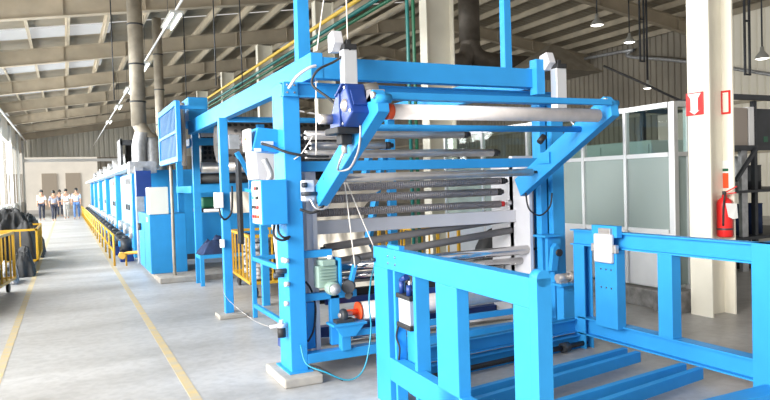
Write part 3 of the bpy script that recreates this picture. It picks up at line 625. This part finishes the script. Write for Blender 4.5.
# louvred drying frame above the cabinet
lv = thing('filter_frame', 'tall blue framed grille of vertical bars hung above the control cabinet', 'frame', (1.5, 11, 1.9))
MB().box(1.48, 1.54, 10.0, 10.1, 1.98, 2.86).box(1.48, 1.54, 12.0, 12.1, 2.0, 2.90).box(1.48, 1.54, 10.1, 12.0, 1.98, 2.06).box(1.48, 1.54, 10.1, 12.0, 2.80, 2.88).box(1.48, 1.54, 10.1, 12.0, 2.40, 2.44).build('frame', 'blue', lv)
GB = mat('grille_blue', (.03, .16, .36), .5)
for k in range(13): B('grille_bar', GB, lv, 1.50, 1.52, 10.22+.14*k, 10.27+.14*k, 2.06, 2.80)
B('backing_sheet', mat('dark_blue_sheet', (.05, .16, .32), .6), lv, 1.535, 1.55, 10.1, 12.0, 2.0, 2.85)  # plain dark blue sheet closing the back of the grille
MB().box(1.55, 1.90, 10.05, 10.10, 2.75, 2.80).box(1.55, 1.9, 12.0, 12.06, 2.75, 2.8).build('support_arm', 'blue', lv)
bx = thing('roll_housing', 'blue box beam end above the padding machine, right of the grille', 'housing', (1.9, 10.9, 2.65))
B('housing', 'blue', bx, 1.80, 2.10, 10.85, 12.4, 2.66, 3.03, bevel=.004)
MB().cyl((1.84, 12.5, 3.02), (1.84, 12.62, 3.02), .12, 16).cyl((1.75, 12.7, 3.0), (1.75, 12.8, 3.0), .10, 16).box(1.6, 1.8, 12.42, 12.6, 2.85, 2.95).build('pulley', 'galv', bx)
# vertical steel gap filler (shaft guards beside grille)
C_('chain_tube', 'steel', bx, (1.72, 10.95, 1.95), (1.72, 10.95, 2.95), .04, 12)

# ================================================================== DRYER LINE
def chamber_parts(r, y0, L, first=False):
    B('body', 'blue', r, 1.46, 4.2, y0, y0+L-.05, .12, 2.0)
    B('edge_post', 'blue', r, 1.28, 1.46, y0, y0+.34, .12, 2.0)
    d = B('door', mat('pale_panel', (.30, .46, .58), .35) if first else CH['m'], r, 1.40, 1.46, y0+.34, y0+L-.15, .45, 1.95, bevel=.01)
    B('handle', 'iron', d, 1.36, 1.40, y0+L*.42, y0+L*.42+.2, 1.08, 1.22); B('handle', 'iron', d, 1.36, 1.40, y0+L*.55, y0+L*.55+.2, 1.08, 1.22)
    for q in range(5): B('letter_mark', CH['t'], d, 1.390, 1.40, y0+L*.5+.34*q-.9, y0+L*.5+.34*q-.68, 1.72, 1.86)
    B('plinth', 'iron', r, 1.5, 4.2, y0, y0+L-.05, 0, .12)
CH = {'m': mat('pale_door_enamel', (.30, .46, .58), .35), 't': M['red']}
labs = ['nearest dryer chamber with a pale door and dark red lettering', 'second dryer chamber along the line with red lettering on its pale door', 'third dryer chamber along the line with a pale door', 'fourth dryer chamber along the line', 'fifth dryer chamber along the line, towards the people', 'furthest dryer chamber at the far end of the line']
for k in range(6):
    y0 = 15.2+5.2*k
    r = thing('dryer_chamber', labs[k], 'dryer', (1.40, y0, 0), 'dryer chambers along the aisle')
    CH['t'] = M['iron'] if k == 0 else M['red']
    chamber_parts(r, y0, 5.2)
    for q in range(3):
        yy = y0+.6+q*1.7
        bm_ = thing('blower_motor', 'dark %s blower motor at the foot of the %s dryer chamber' % (('nearer', 'middle', 'further')[q], ('first', 'second', 'third', 'fourth', 'fifth', 'last')[k]), 'motor', (1.15, yy, 0), 'blower motors along the dryer line')
        MB().cyl((1.15, yy, .22), (1.15, yy, .50), .13, 16).cyl((1.15, yy, .50), (1.15, yy, .57), .10, 14, .05).build('motor_body', 'iron', bm_)
        B('foot', 'deep', bm_, 1.02, 1.30, yy-.15, yy+.15, 0, .22); C_('fan_inlet', 'galv', bm_, (1.26, yy+.3, .62), (1.38, yy+.3, .62), .14, 14)
        B('terminal_box', 'blue', bm_, 1.0, 1.05, yy-.06, yy+.06, .34, .46)
lg = thing('duct_ledge', 'long pale grey overhanging ledge on top of the dryer chambers', 'ledge', (1.3, 15, 2.0))
B('ledge', 'ivory', lg, 1.12, 1.8, 14.6, 46, 2.02, 2.12); B('front_box', 'galv', lg, 1.18, 1.70, 14.4, 14.9, 1.92, 2.16)
for k in range(4):
    y = 18.5+6.5*k; tp = thing('roof_fan', 'grey %s fan housing on top of the dryer line' % ('nearest', 'second', 'third', 'furthest')[k], 'fan', (1.7, y, 2.12), 'fan housings on the dryer line')
    MB().cyl((1.5, y, 2.36), (1.9, y, 2.36), .25, 20).box(1.5, 2.1, y-.3, y+.3, 2.12, 2.3).build('fan_housing', 'galv', tp)
    C_('fan_motor', 'galv', tp, (1.35, y, 2.36), (1.5, y, 2.36), .15, 18)
fr = thing('blower_guard', 'dark framed blower standing on the dryer line just before the big exhaust duct', 'fan', (1.5, 16.4, 2.12))
MB().box(1.15, 1.2, 16.2, 17.2, 2.12, 2.75).box(1.15, 1.9, 16.2, 16.25, 2.6, 2.72).build('guard_frame', 'iron', fr); C_('blower', 'dark', fr, (1.3, 16.7, 2.4), (1.8, 16.7, 2.4), .27, 20)
# exhaust ducts
ed = thing('exhaust_duct', 'tall beige round exhaust duct rising to the roof from a forked galvanised base', 'duct', (1.55, 15.2, 2.12))
MB().cyl((1.47, 15.2, 2.95), (1.47, 15.2, 6.2), .155, 24).build('riser', 'duct', ed)
for z in (3.45, 4.25, 5.1): C_('clamp_ring', 'iron', ed, (1.47, 15.2, z), (1.47, 15.2, z+.03), .17, 24)
def loft(rings): 
    mb = MB(); n = 20; vs = []
    for c, rx, ry in rings:
        for k in range(n): t = 2*PI*k/n; vs.append((c[0]+rx*math.cos(t), c[1]+ry*math.sin(t), c[2]))
    return mb.add(vs, [(i*n+k, i*n+(k+1) % n, (i+1)*n+(k+1) % n, (i+1)*n+k) for i in range(len(rings)-1) for k in range(n)], True)
loft([((1.47, 15.2, 3.0), .155, .155), ((1.56, 15.2, 2.82), .17, .17), ((1.66, 15.2, 2.70), .24, .18)]).build('offset_cone', 'duct', ed)
loft([((1.50, 15.1, 2.80), .14, .14), ((1.44, 15.1, 2.55), .14, .15), ((1.43, 15.1, 2.14), .14, .16)]).build('duct_leg', 'galv', ed)
loft([((1.68, 15.25, 2.86), .12, .12), ((1.72, 15.25, 2.6), .17, .17), ((1.72, 15.25, 2.14), .18, .18)]).build('duct_leg', 'galv', ed)
e2 = thing('exhaust_duct', 'thinner beige exhaust duct standing behind the big forked one', 'duct', (2.5, 20, 2.0))
C_('riser', 'duct', e2, (2.52, 20, 2.0), (2.52, 20, 6.45), .13, 20)
for z in (3.4, 4.4, 5.4): C_('clamp_ring', 'iron', e2, (2.52, 20, z), (2.52, 20, z+.03), .145, 20)
# flexible duct overhead on the right
M['olddk'] = mat('sooty_duct_steel', (.13, .11, .09), .55, .3, .3, 5)
fd = thing('flexible_duct', 'grey ribbed overhead duct bending down behind the front beam', 'duct', (9, 14, 4))
MB().cyl((9.17, 14, 5.0), (9.17, 14, 6.5), .26, 20).build('riser', 'olddk', fd)
MB().pipe([(9.17, 14, 5.1), (9.25, 14, 4.75), (9.6, 14, 4.55), (10.6, 14, 4.50), (11.4, 14, 4.5)], .24, 14, 5).pipe([(9.17, 14, 4.9), (9.0, 14, 4.55), (8.6, 14, 4.45), (8.0, 14, 4.45)], .22, 14, 5).build('elbow', 'olddk', fd)
hd = MB().add([(10.0, 12.5, 4.15), (12.1, 12.5, 4.15), (12.1, 14.0, 4.15), (10.0, 14.0, 4.15), (10.95, 13.1, 4.85), (11.2, 13.1, 4.85), (11.2, 13.3, 4.85), (10.95, 13.3, 4.85)], [(0, 3, 2, 1), (4, 5, 6, 7), (0, 1, 5, 4), (1, 2, 6, 5), (2, 3, 7, 6), (3, 0, 4, 7)])
hd.build('extract_hood', 'duct', fd)

# ================================================================== GUARD RAIL, TROLLEYS
gr = thing('guard_rail', 'long low yellow tubular guard rail along the dryer line', 'guard rail', (.86, 15, 0))
for z in (.30, .64): C_('rail', 'yellow', gr, (.86, 15.0, z), (.86, 46, z), .022, 8)
for k in range(19): C_('post', 'yellow', gr, (.86, 15.0+1.72*k, 0), (.86, 15.0+1.72*k, .64), .024, 8)
gv = thing('gas_valve', 'yellow gas pipe with valve at the near end of the guard rail', 'valve', (1.0, 14.8, .2))
MB().pipe([(.95, 14.85, .22), (1.1, 14.85, .26), (1.35, 14.7, .28), (1.6, 14.6, .28)], .035).cyl((1.0, 14.75, .22), (1.0, 14.95, .22), .07, 12).cyl((1.08, 14.85, 0), (1.08, 14.85, .25), .02, 8).build('pipe', mat('ochre_paint', (.62, .36, .05), .5), gv)
def trolley(label, loc, rz, w, L, h, zb=.2):
    r = thing('cloth_trolley', label, 'trolley', loc, 'yellow cloth trolleys', rz, zero=True)
    fr = MB(); t = .04
    for x in (0, w-t):
        for y in (0, L-t): fr.box(x, x+t, y, y+t, zb, h)
    for z in (zb, h-t): fr.box(0, w, 0, t, z, z+t).box(0, w, L-t, L, z, z+t).box(0, t, t, L-t, z, z+t).box(w-t, w, t, L-t, z, z+t)
    fr.box(t, w-t, t, L-t, zb, zb+.02)
    fr.build('frame', 'yellow', r, local=True)
    nb = int(L/.28)
    for k in range(1, nb):
        for x in (.01, w-.03): MB().box(x, x+.022, L*k/nb, L*k/nb+.022, zb+t, h-t).build('upright_bar', 'yellow', r, local=True)
    nb = int(w/.28)
    for k in range(1, nb):
        for y in (.01, L-.03): MB().box(w*k/nb, w*k/nb+.022, y, y+.022, zb+t, h-t).build('upright_bar', 'yellow', r, local=True)
    for x in (.1, w-.1):
        for y in (.12, L-.12):
            c = MB().cyl((x-.02, y, .075), (x+.02, y, .075), .073, 16).build('caster', 'dark', r, local=True)
            MB().box(x-.03, x+.03, y-.02, y+.02, .14, zb).build('caster_fork', 'steel', c, local=True)
    return r
trolley('yellow cage trolley nearest on the left, cut by the frame edge, loaded with dark cloth', (-2.22, 9.76, 0), -.13, 1.1, 2.7, .97)
trolley('yellow cage trolley on the left behind the first one, heaped with black cloth', (-1.85, 15.1, 0), 0, 1.30, 2.6, .86)
heap('cloth_heap', 'fabk', -1.47, 11.15, .23, .48, 1.2, .70, 12, 'dark cloth filling the nearest left trolley')
heap('cloth_heap', 'fabk', -1.22, 16.4, .23, .6, 1.2, .92, 13, 'large black cloth heap bulging out of the second left trolley', rough=.2)
heap('cloth_heap', 'fabk', -.98, 19.0, .0, .42, .9, .95, 21, 'black cloth pile on the floor behind the second left trolley', rough=.2)
heap('cloth_heap', 'fabk', -.80, 14.5, .0, .20, .35, .42, 22, 'small black cloth bundle on the floor between the two left trolleys')
heap('cloth_heap', 'fabg', -.98, 13.5, .0, .15, .35, .30, 23, 'light grey cloth bundle on the floor just past the nearest trolley')
trolley('yellow cage trolley standing behind the slender blue post, holding grey striped cloth', (2.28, 9.2, 0), -.06, .95, 1.6, .90)
for k, (x, y, h) in enumerate(((2.52, 9.5, .62), (2.56, 9.95, .60), (2.62, 10.4, .58), (2.9, 9.6, .66), (2.95, 10.1, .62))):
    mb = MB(); n = 10
    for q in range(n): mb.cyl((x+random.uniform(-.012, .012), y+random.uniform(-.012, .012), .225+h*q/n), (x, y, .225+h*(q+.92)/n), .15, 12)
    o = mb.build('folded_cloth', 'fabg' if k < 3 else 'dark'); tag(o, ('grey striped cloth stack nearest in the middle trolley', 'grey striped cloth stack in the middle of the middle trolley', 'grey striped cloth stack at the back of the middle trolley', 'black cloth stack on the right front of the middle trolley', 'black cloth stack on the right back of the middle trolley')[k], 'cloth')
trolley('yellow cage trolley glimpsed through the rollers of the winding machine', (4.45, 8.4, 0), 0, .8, 1.2, .92)
ty = MB().lathe([(.20, -.12), (.42, -.12), (.47, -.06), (.47, .06), (.42, .12), (.20, .12), (.20, -.12)], (5.45, 7.6, .47), 28, 'y').build('rubber_ring', 'dark'); tag(ty, 'black rubber ring standing on the floor behind the lower rollers', 'ring')

# ================================================================== GLASS BOOTH
gbh = thing('glass_booth', 'aluminium framed glass booth with frosted lower panes beside the column', 'booth', (6.3, 5.5, 0))
X0 = 6.3
YP = [5.42, 6.15, 6.90, 8.1, 9.3, 10.5]
for k, y in enumerate(YP): B('mullion', 'alu', gbh, X0-.02, X0+.05, y, y+(.08 if k == 0 else .045), .24, 2.42, bevel=.004)
for z0, z1 in ((2.36, 2.42), (1.79, 1.84), (.90, .94)): B('rail', 'alu', gbh, X0-.01, X0+.04, YP[0]+.1, YP[-1], z0, z1)
for k in range(len(YP)-1):
    a, b = YP[k]+.06, YP[k+1]
    B('upper_pane', 'glass', gbh, X0+.01, X0+.018, a, b, 1.84, 2.36); B('frosted_pane', 'frost', gbh, X0+.01, X0+.018, a, b, .94, 1.79)
    q = MB(); n = int((b-a)/.05)
    for i in range(n): q.box(X0+.01, X0+(.03 if i % 2 else .02), a+(b-a)*i/n, a+(b-a)*(i+1)/n, .24, .90)
    q.build('kick_panel', 'alu', gbh)
# short return to the column
B('mullion', 'alu', gbh, 6.50, 6.56, 5.42, 5.48, .24, 2.42); B('rail', 'alu', gbh, 6.35, 6.50, 5.42, 5.47, 2.36, 2.42); B('rail', 'alu', gbh, 6.35, 6.50, 5.42, 5.47, 1.79, 1.84)
B('upper_pane', 'glass', gbh, 6.35, 6.50, 5.44, 5.448, 1.84, 2.36); B('frosted_pane', 'frost', gbh, 6.35, 6.50, 5.44, 5.448, .3, 1.79)
mb = MB().box(6.12, 6.42, 5.32, 5.62, 0, .24).box(6.22, 6.38, 5.62, 10.6, 0, .22)
o = mb.build('trim_3', 'masonry', None, .01); tag(o, 'dark masonry kerb under the glass booth', 'kerb', kind='structure')
o = MB().prism([(5.41, .16), (5.45, .19), (5.44, .235), (5.37, .235), (5.36, .19)], 'x', 6.114, 6.12).build('warning_sticker', 'paper'); tag(o, 'small white sticker with orange heart-shaped mark on the booth kerb', 'sticker')
MB().lathe([(0, 0), (.02, 0)], (6.113, 5.405, .205), 12, 'x').build('mark', 'orange', o)
# cabinets inside the booth
wc = thing('white_cabinet', 'tall white cabinet inside the glass booth', 'cabinet', (7.2, 7, 0)); B('body', 'cabgrey', wc, 7.1, 7.9, 6.5, 8.3, 0, 2.05, bevel=.01); B('door', 'cabgrey', wc, 7.08, 7.1, 6.53, 7.38, .06, 2.0); B('door', 'cabgrey', wc, 7.08, 7.1, 7.42, 8.27, .06, 2.0)
wc = thing('white_cabinet', 'long pale panel cabinet deeper inside the glass booth, seen behind the rollers', 'cabinet', (7.2, 9.6, 0)); B('body', 'cabgrey', wc, 7.1, 7.7, 8.6, 11.0, 0, 1.95, bevel=.01); B('door', 'cabgrey', wc, 7.08, 7.1, 8.65, 9.8, .06, 1.9); B('door', 'cabgrey', wc, 7.08, 7.1, 9.85, 10.95, .06, 1.9)

# column fittings
sg = thing('arrow_sign', 'red sign with white arrow on the near face of the cream column', 'sign', (6.29, 5.16, 2.35))
B('board', 'red', sg, 6.305, 6.319, 5.05, 5.27, 2.23, 2.48)
MB().prism([(5.16, 2.238), (5.225, 2.28), (5.205, 2.28), (5.205, 2.41), (5.245, 2.468), (5.075, 2.468), (5.115, 2.41), (5.115, 2.28), (5.095, 2.28)], 'x', 6.30, 6.305).build('arrow', 'paper', sg)
s2 = thing('arrow_sign', 'second red edged sign further right on the inner flange of the cream column', 'sign', (6.68, 5.06, 2.24))
MB().box(6.675, 6.688, 5.0, 5.11, 2.24, 2.26).box(6.675, 6.688, 5.0, 5.11, 2.48, 2.50).box(6.675, 6.688, 5.0, 5.02, 2.26, 2.48).box(6.675, 6.688, 5.095, 5.11, 2.26, 2.48).build('border', 'red', s2); B('board', 'cream', s2, 6.68, 6.688, 5.02, 5.095, 2.26, 2.48)
nt_ = thing('fire_notice', 'small notice with green band over red field on the cream column above the extinguisher', 'notice', (6.68, 5.07, 1.38))
B('board', 'paper', nt_, 6.68, 6.688, 5.03, 5.11, 1.40, 1.72); B('red_field', 'orange', nt_, 6.675, 6.68, 5.035, 5.105, 1.41, 1.58); B('green_band', 'dkgreen', nt_, 6.675, 6.68, 5.035, 5.105, 1.60, 1.63)
ex = thing('fire_extinguisher', 'red fire extinguisher with white tag hanging on the cream column', 'extinguisher', (6.590, 5.03, .87))
MB().lathe([(0, 0), (.075, 0), (.082, .02), (.082, .36), (.07, .41), (.03, .44), (.025, .47), (0, .47)], (6.600, 5.03, .87), 24).build('cylinder', 'red', ex)
MB().cyl((6.600, 5.03, 1.34), (6.600, 5.03, 1.38), .022, 12).build('valve', 'iron', ex)
MB().bar((6.590, 5.0, 1.37), (6.670, 4.93, 1.43), .02, .012).bar((6.590, 5.0, 1.35), (6.670, 4.94, 1.36), .02, .012).build('handle', 'red', ex)
MB().pipe([(6.580, 5.0, 1.36), (6.530, 4.97, 1.34), (6.515, 4.98, 1.2), (6.520, 4.99, 1.0)], .010).build('hose', 'dark', ex)
MB().add([(6.505, 4.945, 1.25), (6.660, 4.925, 1.24), (6.670, 4.92, 1.08), (6.600, 4.925, 1.07), (6.540, 4.94, 1.10)], [(0, 1, 2, 3, 4)]).add([(6.525, 4.943, 1.25), (6.660, 4.923, 1.24), (6.670, 4.918, 1.08), (6.600, 4.923, 1.07), (6.540, 4.938, 1.10)], [(0, 1, 2, 3, 4)]).build('tag', 'paper', ex)
MB().lathe([(.0835, 0), (.0835, .02)], (6.600, 5.03, .95), 24).build('band', 'iron', ex)
B('wall_hook', 'iron', ex, 6.66, 6.68, 5.03, 5.05, 1.26, 1.28)

# ================================================================== STEEL RACK AT RIGHT
SH = Vector((0, -.22, 0))
rk = thing('steel_rack', 'dark steel platform rack at the right edge', 'rack', (9.4, 7.2, 0))
for x, y in ((10.02, 7.3), (11.6, 7.3), (9.62, 9.2), (11.6, 9.2)): B('post', 'iron', rk, x, x+.07, y, y+.07, 0, 2.72)
B('post', 'galv', rk, 9.62, 9.76, 7.24, 7.30, 0, 1.92)
for z0, z1 in ((1.92, 2.0), (2.72, 2.80), (.5, .55), (1.25, 1.29)): MB().box(9.2, 12, 7.2, 7.28, z0, z1).box(9.2, 12, 9.2, 9.28, z0, z1).box(9.2, 9.26, 7.28, 9.2, z0, z1).build('beam', 'iron', rk)
MB().bar((9.40, 7.18, 1.45), (9.90, 7.18, 1.95), .05, .05).build('brace', 'iron', rk)
for z in (.55, 1.29, 2.0): B('shelf', 'iron', rk, 9.26, 12, 7.28, 9.2, z-.02, z)
B('dark_fill_sheet', 'dark', rk, 9.26, 12, 9.17, 9.2, .05, 1.9)  # added dark fill standing in for equipment behind the shelves
o = B('storage_box', mat('taupe_board', (.36, .31, .27), .7), None, 9.32, 9.86, 7.3, 8.6, 2.0, 2.60); tag(o, 'taupe box standing on the top deck of the steel rack', 'box')
o = B('white_board', 'white', None, 9.90, 10.04, 7.3, 7.42, 2.0, 2.62); tag(o, 'white upright board beside the taupe box on the rack', 'board')
o = B('equipment_case', 'iron', None, 10.10, 11.4, 7.35, 8.6, 2.0, 2.6); tag(o, 'dark equipment case on the rack with green sticker, at the right edge', 'case'); B('sticker', 'dkgreen', o, 10.32, 10.42, 7.345, 7.35, 2.06, 2.15)
for k, (x, z, r, h, m_, lab) in enumerate(((9.98, 1.60-.31, .13, .55, 'galv', 'steel drum on the upper shelf of the rack'), (9.95, .55, .17, .5, 'navy', 'dark blue drum on the lower shelf of the rack, left'), (10.36, .55, .17, .5, 'navy', 'dark blue drum on the lower shelf of the rack, right'), (10.36, 1.29, .16, .4, 'iron', 'black drum on the upper shelf of the rack'), (10.0, 0, .2, .46, 'iron', 'black drum on the floor under the rack'))):
    o = MB().lathe([(0, 0), (r, 0), (r, h*.33), (r*1.03, h*.35), (r, h*.37), (r, h*.95), (r*1.04, h), (0, h)], (x, 7.62, z), 22).build('drum', m_); tag(o, lab, 'drum')
SH = Vector((0, 0, 0))
o = MB().pipe([(9.0, 9.3, 3.6), (9.2, 8.6, 3.2), (9.7, 8.2, 2.85), (9.9, 8.0, 2.8)], .02).build('rubber_hose', 'dark'); tag(o, 'black hose hanging down onto the steel rack', 'hose')

# ================================================================== OVERHEAD SERVICES
def conduit(name, x, z, r, m, y0, y1, lab): tag(MB().cyl((x, y0, z), (x, y1, z), r, 10).build(name, m), lab, 'pipe')
conduit('overhead_pipe', 4.15, 4.40, .035, mat('yellow_pipe_paint', (.62, .42, .06), .5), 6, 40, 'yellow overhead pipe, topmost of the coloured pipes over the machine')
conduit('overhead_pipe', 4.26, 4.30, .035, 'teal', 6, 40, 'dark teal overhead pipe under the yellow one')
conduit('overhead_pipe', 4.40, 4.27, .03, 'dkgreen', 6, 40, 'green overhead pipe right of the teal one')
conduit('overhead_pipe', 5.15, 4.5, .05, 'purlin', 6, 40, 'pale grey overhead pipe right of the coloured pipes')
conduit('light_trunking', 1.9, 4.78, .022, 'white', 11, 52, 'thin white trunking carrying the row of strip lights')
conduit('overhead_pipe', -2.35, 5.08, .05, 'white', 30, 52, 'white pipe along the left window wall')
for k, y in enumerate((12.9, 18.0, 22.4, 27.0, 33.0)):
    r = thing('strip_light', '%s hanging strip light of the row over the aisle' % ('nearest', 'second', 'third', 'fourth', 'furthest')[k], 'strip light', (1.9, y, 4.66), 'strip lights over the aisle')
    B('housing', 'lampoff', r, 1.78, 2.02, y-.65, y+.65, 4.70, 4.74)
    for x in (1.83, 1.97): C_('tube', 'lamp', r, (x, y-.6, 4.68), (x, y+.6, 4.68), .016, 8)
    for yy in (y-.5, y+.5): C_('hanger', 'iron', r, (1.9, yy, 4.74), (1.9, yy, 5.9), .006, 6)
for k, (x, y, z, on, lab) in enumerate(((19.05, 20, 7.5, False, 'large dimly glowing bell lamp hanging highest under the roof'), (16.6, 16, 5.85, True, 'lit white bell lamp hanging below the roof near the middle'), (15.2, 14, 4.05, False, 'small bell lamp hanging lowest on a long rod'), (23.4*.9, 14.2, 5.1, False, 'bell lamp at the right edge beyond the column'))):
    if k == 0: x, y, z = 15.24, 16, 6.30
    if k == 3: x, y, z = 16.2, 11.2, 4.45
    r = thing('bell_lamp', lab, 'pendant lamp', (x, y, z), 'bell pendant lamps')
    s = (.20, .17, .13, .17)[k]
    MB().lathe([(s, 0), (s*.92, .08*s/.2), (s*.55, .17*s/.2), (s*.3, .24*s/.2), (s*.25, .36*s/.2), (0, .36*s/.2)], (x, y, z), 22).build('shade', 'lampoff', r)
    MB().lathe([(0, -.02), (s*.6, -.015), (s*.95, .01)], (x, y, z), 22).build('bulb', 'lampon' if on else 'lamp', r)  # bulbs not marked on still glow, only weaker
    MB().cyl((x, y, z+.3*s/.2), (x, y, zb(x)+.5), .02 if k != 2 else .03, 8).build('rod', 'iron', r)
for x, y, z0, lab in ((14.95, 14, 4.8, 'dark double hanging rod above the lamps'), (13.9, 10, 3.75, 'dark ladder-like hanging bracket right of the column')):
    r = thing('hanging_bracket', lab, 'bracket', (x, y, z0)); MB().box(x-.02, x+.02, y, y+.04, z0, zb(x)+.4).box(x+.14, x+.18, y, y+.04, z0, zb(x)+.4).build('rods', 'iron', r); MB().box(x, x+.16, y, y+.03, z0, z0+.04).box(x, x+.16, y, y+.03, z0+1.2, z0+1.24).build('rungs', 'iron', r)
for k, (x, y, z) in enumerate(((1.05, 16, 3.6), (1.75, 17.0, 3.9), (2.9, 14, 3.7), (3.45, 14, 3.7), (3.27, 20, 4.0))):
    o = MB().cyl((x, y, z), (x, y, zb(x)+.5), .014, 6).build('hanger_rod', 'iron'); tag(o, ('thin dark hanger rod left of the big exhaust duct', 'thin dark hanger rod dropping just right of the big exhaust duct', 'thin dark hanger rod above the left side of the winding machine', 'thin dark hanger rod nearest the yellow overhead pipe', 'furthest thin dark hanger rod over the rear machinery')[k], 'rod', 'hanger rods over the aisle')
o = MB().pipe([(21.7, 33, 8.15-.9), (21.7, 29.9, 7.2), (21.7, 21.4, 6.86), (21.7, 21.1, 6.70), (21.7, 20.7, 6.5), (21.7, 18, 5.84), (21.7, 12, 4.0)], .07, 10, 3).build('wall_pipe', 'galv'); tag(o, 'pale kinked pipe running along the right cladding wall', 'pipe')
for x, m_, lab in ((3.72, 'teal', 'thin teal vertical pipe left of the cream column'), (3.80, 'dkgreen', 'thin green vertical pipe left of the cream column')):
    o = MB().cyl((x, 7, 0), (x, 7, 6.3), .022, 10).build('drop_pipe', m_); tag(o, lab, 'pipe')

# ================================================================== PEOPLE
def skinned(name, verts, edges, radii, m, parent, sub=1):
    me = bpy.data.meshes.new(name); me.from_pydata(verts, edges, []); o = bpy.data.objects.new(name, me); COL.objects.link(o); o.parent = parent
    md = o.modifiers.new('skin', 'SKIN'); 
    for i, r in enumerate(radii):
        sv = me.skin_vertices[0].data[i] if me.skin_vertices else None
        if sv: sv.radius = r if isinstance(r, tuple) else (r, r)
    if me.skin_vertices: me.skin_vertices[0].data[0].use_root = True
    s_ = o.modifiers.new('sub', 'SUBSURF'); s_.levels = sub; s_.render_levels = sub; me.materials.append(M[m]); return o
def person(x, y, rz, h, shirt, trousers, stride, lab, armout=.0):
    r = thing('person', lab, 'person', (x, y, 0), 'people walking at the far end of the aisle', rz, zero=True); k = h/1.72
    s = stride
    V = [(0, 0, .95), (0, 0, 1.12), (0, 0, 1.36), (0, 0, 1.48), (0, -.01, 1.56), (0, -.01, 1.66),
         (-.09, 0, .90), (-.10, -s*.5, .50), (-.10, -s*.6+.02, .08), (-.10, -s*.6-.13, .03),
         (.09, 0, .90), (.10, s*.4, .50), (.10, s*.8, .10), (.10, s*.8-.12, .03),
         (-.17, 0, 1.40), (-.22-armout*.3, .03+s*.2, 1.13), (-.22-armout, -.05+s*.2, .90), (-.22-armout, -.09+s*.2, .80),
         (.17, 0, 1.40), (.22, .0-s*.2, 1.13), (.22, -.1-s*.2, .92), (.22, -.13-s*.2, .82)]
    E = [(0, 1), (1, 2), (2, 3), (3, 4), (4, 5), (0, 6), (6, 7), (7, 8), (8, 9), (0, 10), (10, 11), (11, 12), (12, 13), (2, 14), (14, 15), (15, 16), (16, 17), (2, 18), (18, 19), (19, 20), (20, 21)]
    R = [(.14, .10), (.12, .09), (.15, .10), .06, .075, .085, .085, .06, .042, .035, .085, .06, .042, .035, .055, .045, .035, .03, .055, .045, .035, .03]
    V = [(a*k, b*k, c*k) for a, b, c in V]; R = [tuple(q*k for q in e) if isinstance(e, tuple) else e*k for e in R]
    body = skinned('body', V, E, R, 'skin', r)
    sv = [0, 1, 2, 14, 15, 18, 19]; mp = {v: i for i, v in enumerate(sv)}; g = 1.17
    skinned('shirt', [V[i] for i in sv], [(mp[a], mp[b]) for a, b in E if a in mp and b in mp], [tuple(q*g for q in R[i]) if isinstance(R[i], tuple) else R[i]*g for i in sv], shirt, r)
    tv = [0, 6, 7, 8, 10, 11, 12]; mp = {v: i for i, v in enumerate(tv)}
    skinned('trousers', [V[i] for i in tv], [(mp[a], mp[b]) for a, b in E if a in mp and b in mp], [tuple(q*1.1 for q in R[i]) if isinstance(R[i], tuple) else R[i]*1.2 for i in tv], trousers, r)
    MB().lathe([(.0, .11), (.05, .10), (.085, .05), (.095, 0), (.09, -.05)], (0, .015, 1.655*k), 14).build('hair', 'hair', r, local=True)
    return r
person(-1.25, 41.5, .1, 1.68, 'shw', 'trd', .25, 'person in a white shirt and dark trousers, leftmost of the group')
person(-.62, 40.0, .2, 1.62, 'shg', 'trd', .3, 'person in a grey shirt and dark trousers, second from the left')
person(-.38, 46.5, -.1, 1.66, 'trd', 'trd', .1, 'person in dark clothes standing furthest back in the group')
person(-.02, 42.5, .1, 1.70, 'shw', 'trt', .25, 'person in a white shirt and pale trousers, second from the right')
person(.50, 41.0, -.1, 1.72, 'shb', 'trb', .2, 'person in a pale blue shirt and blue trousers, nearest the guard rail')
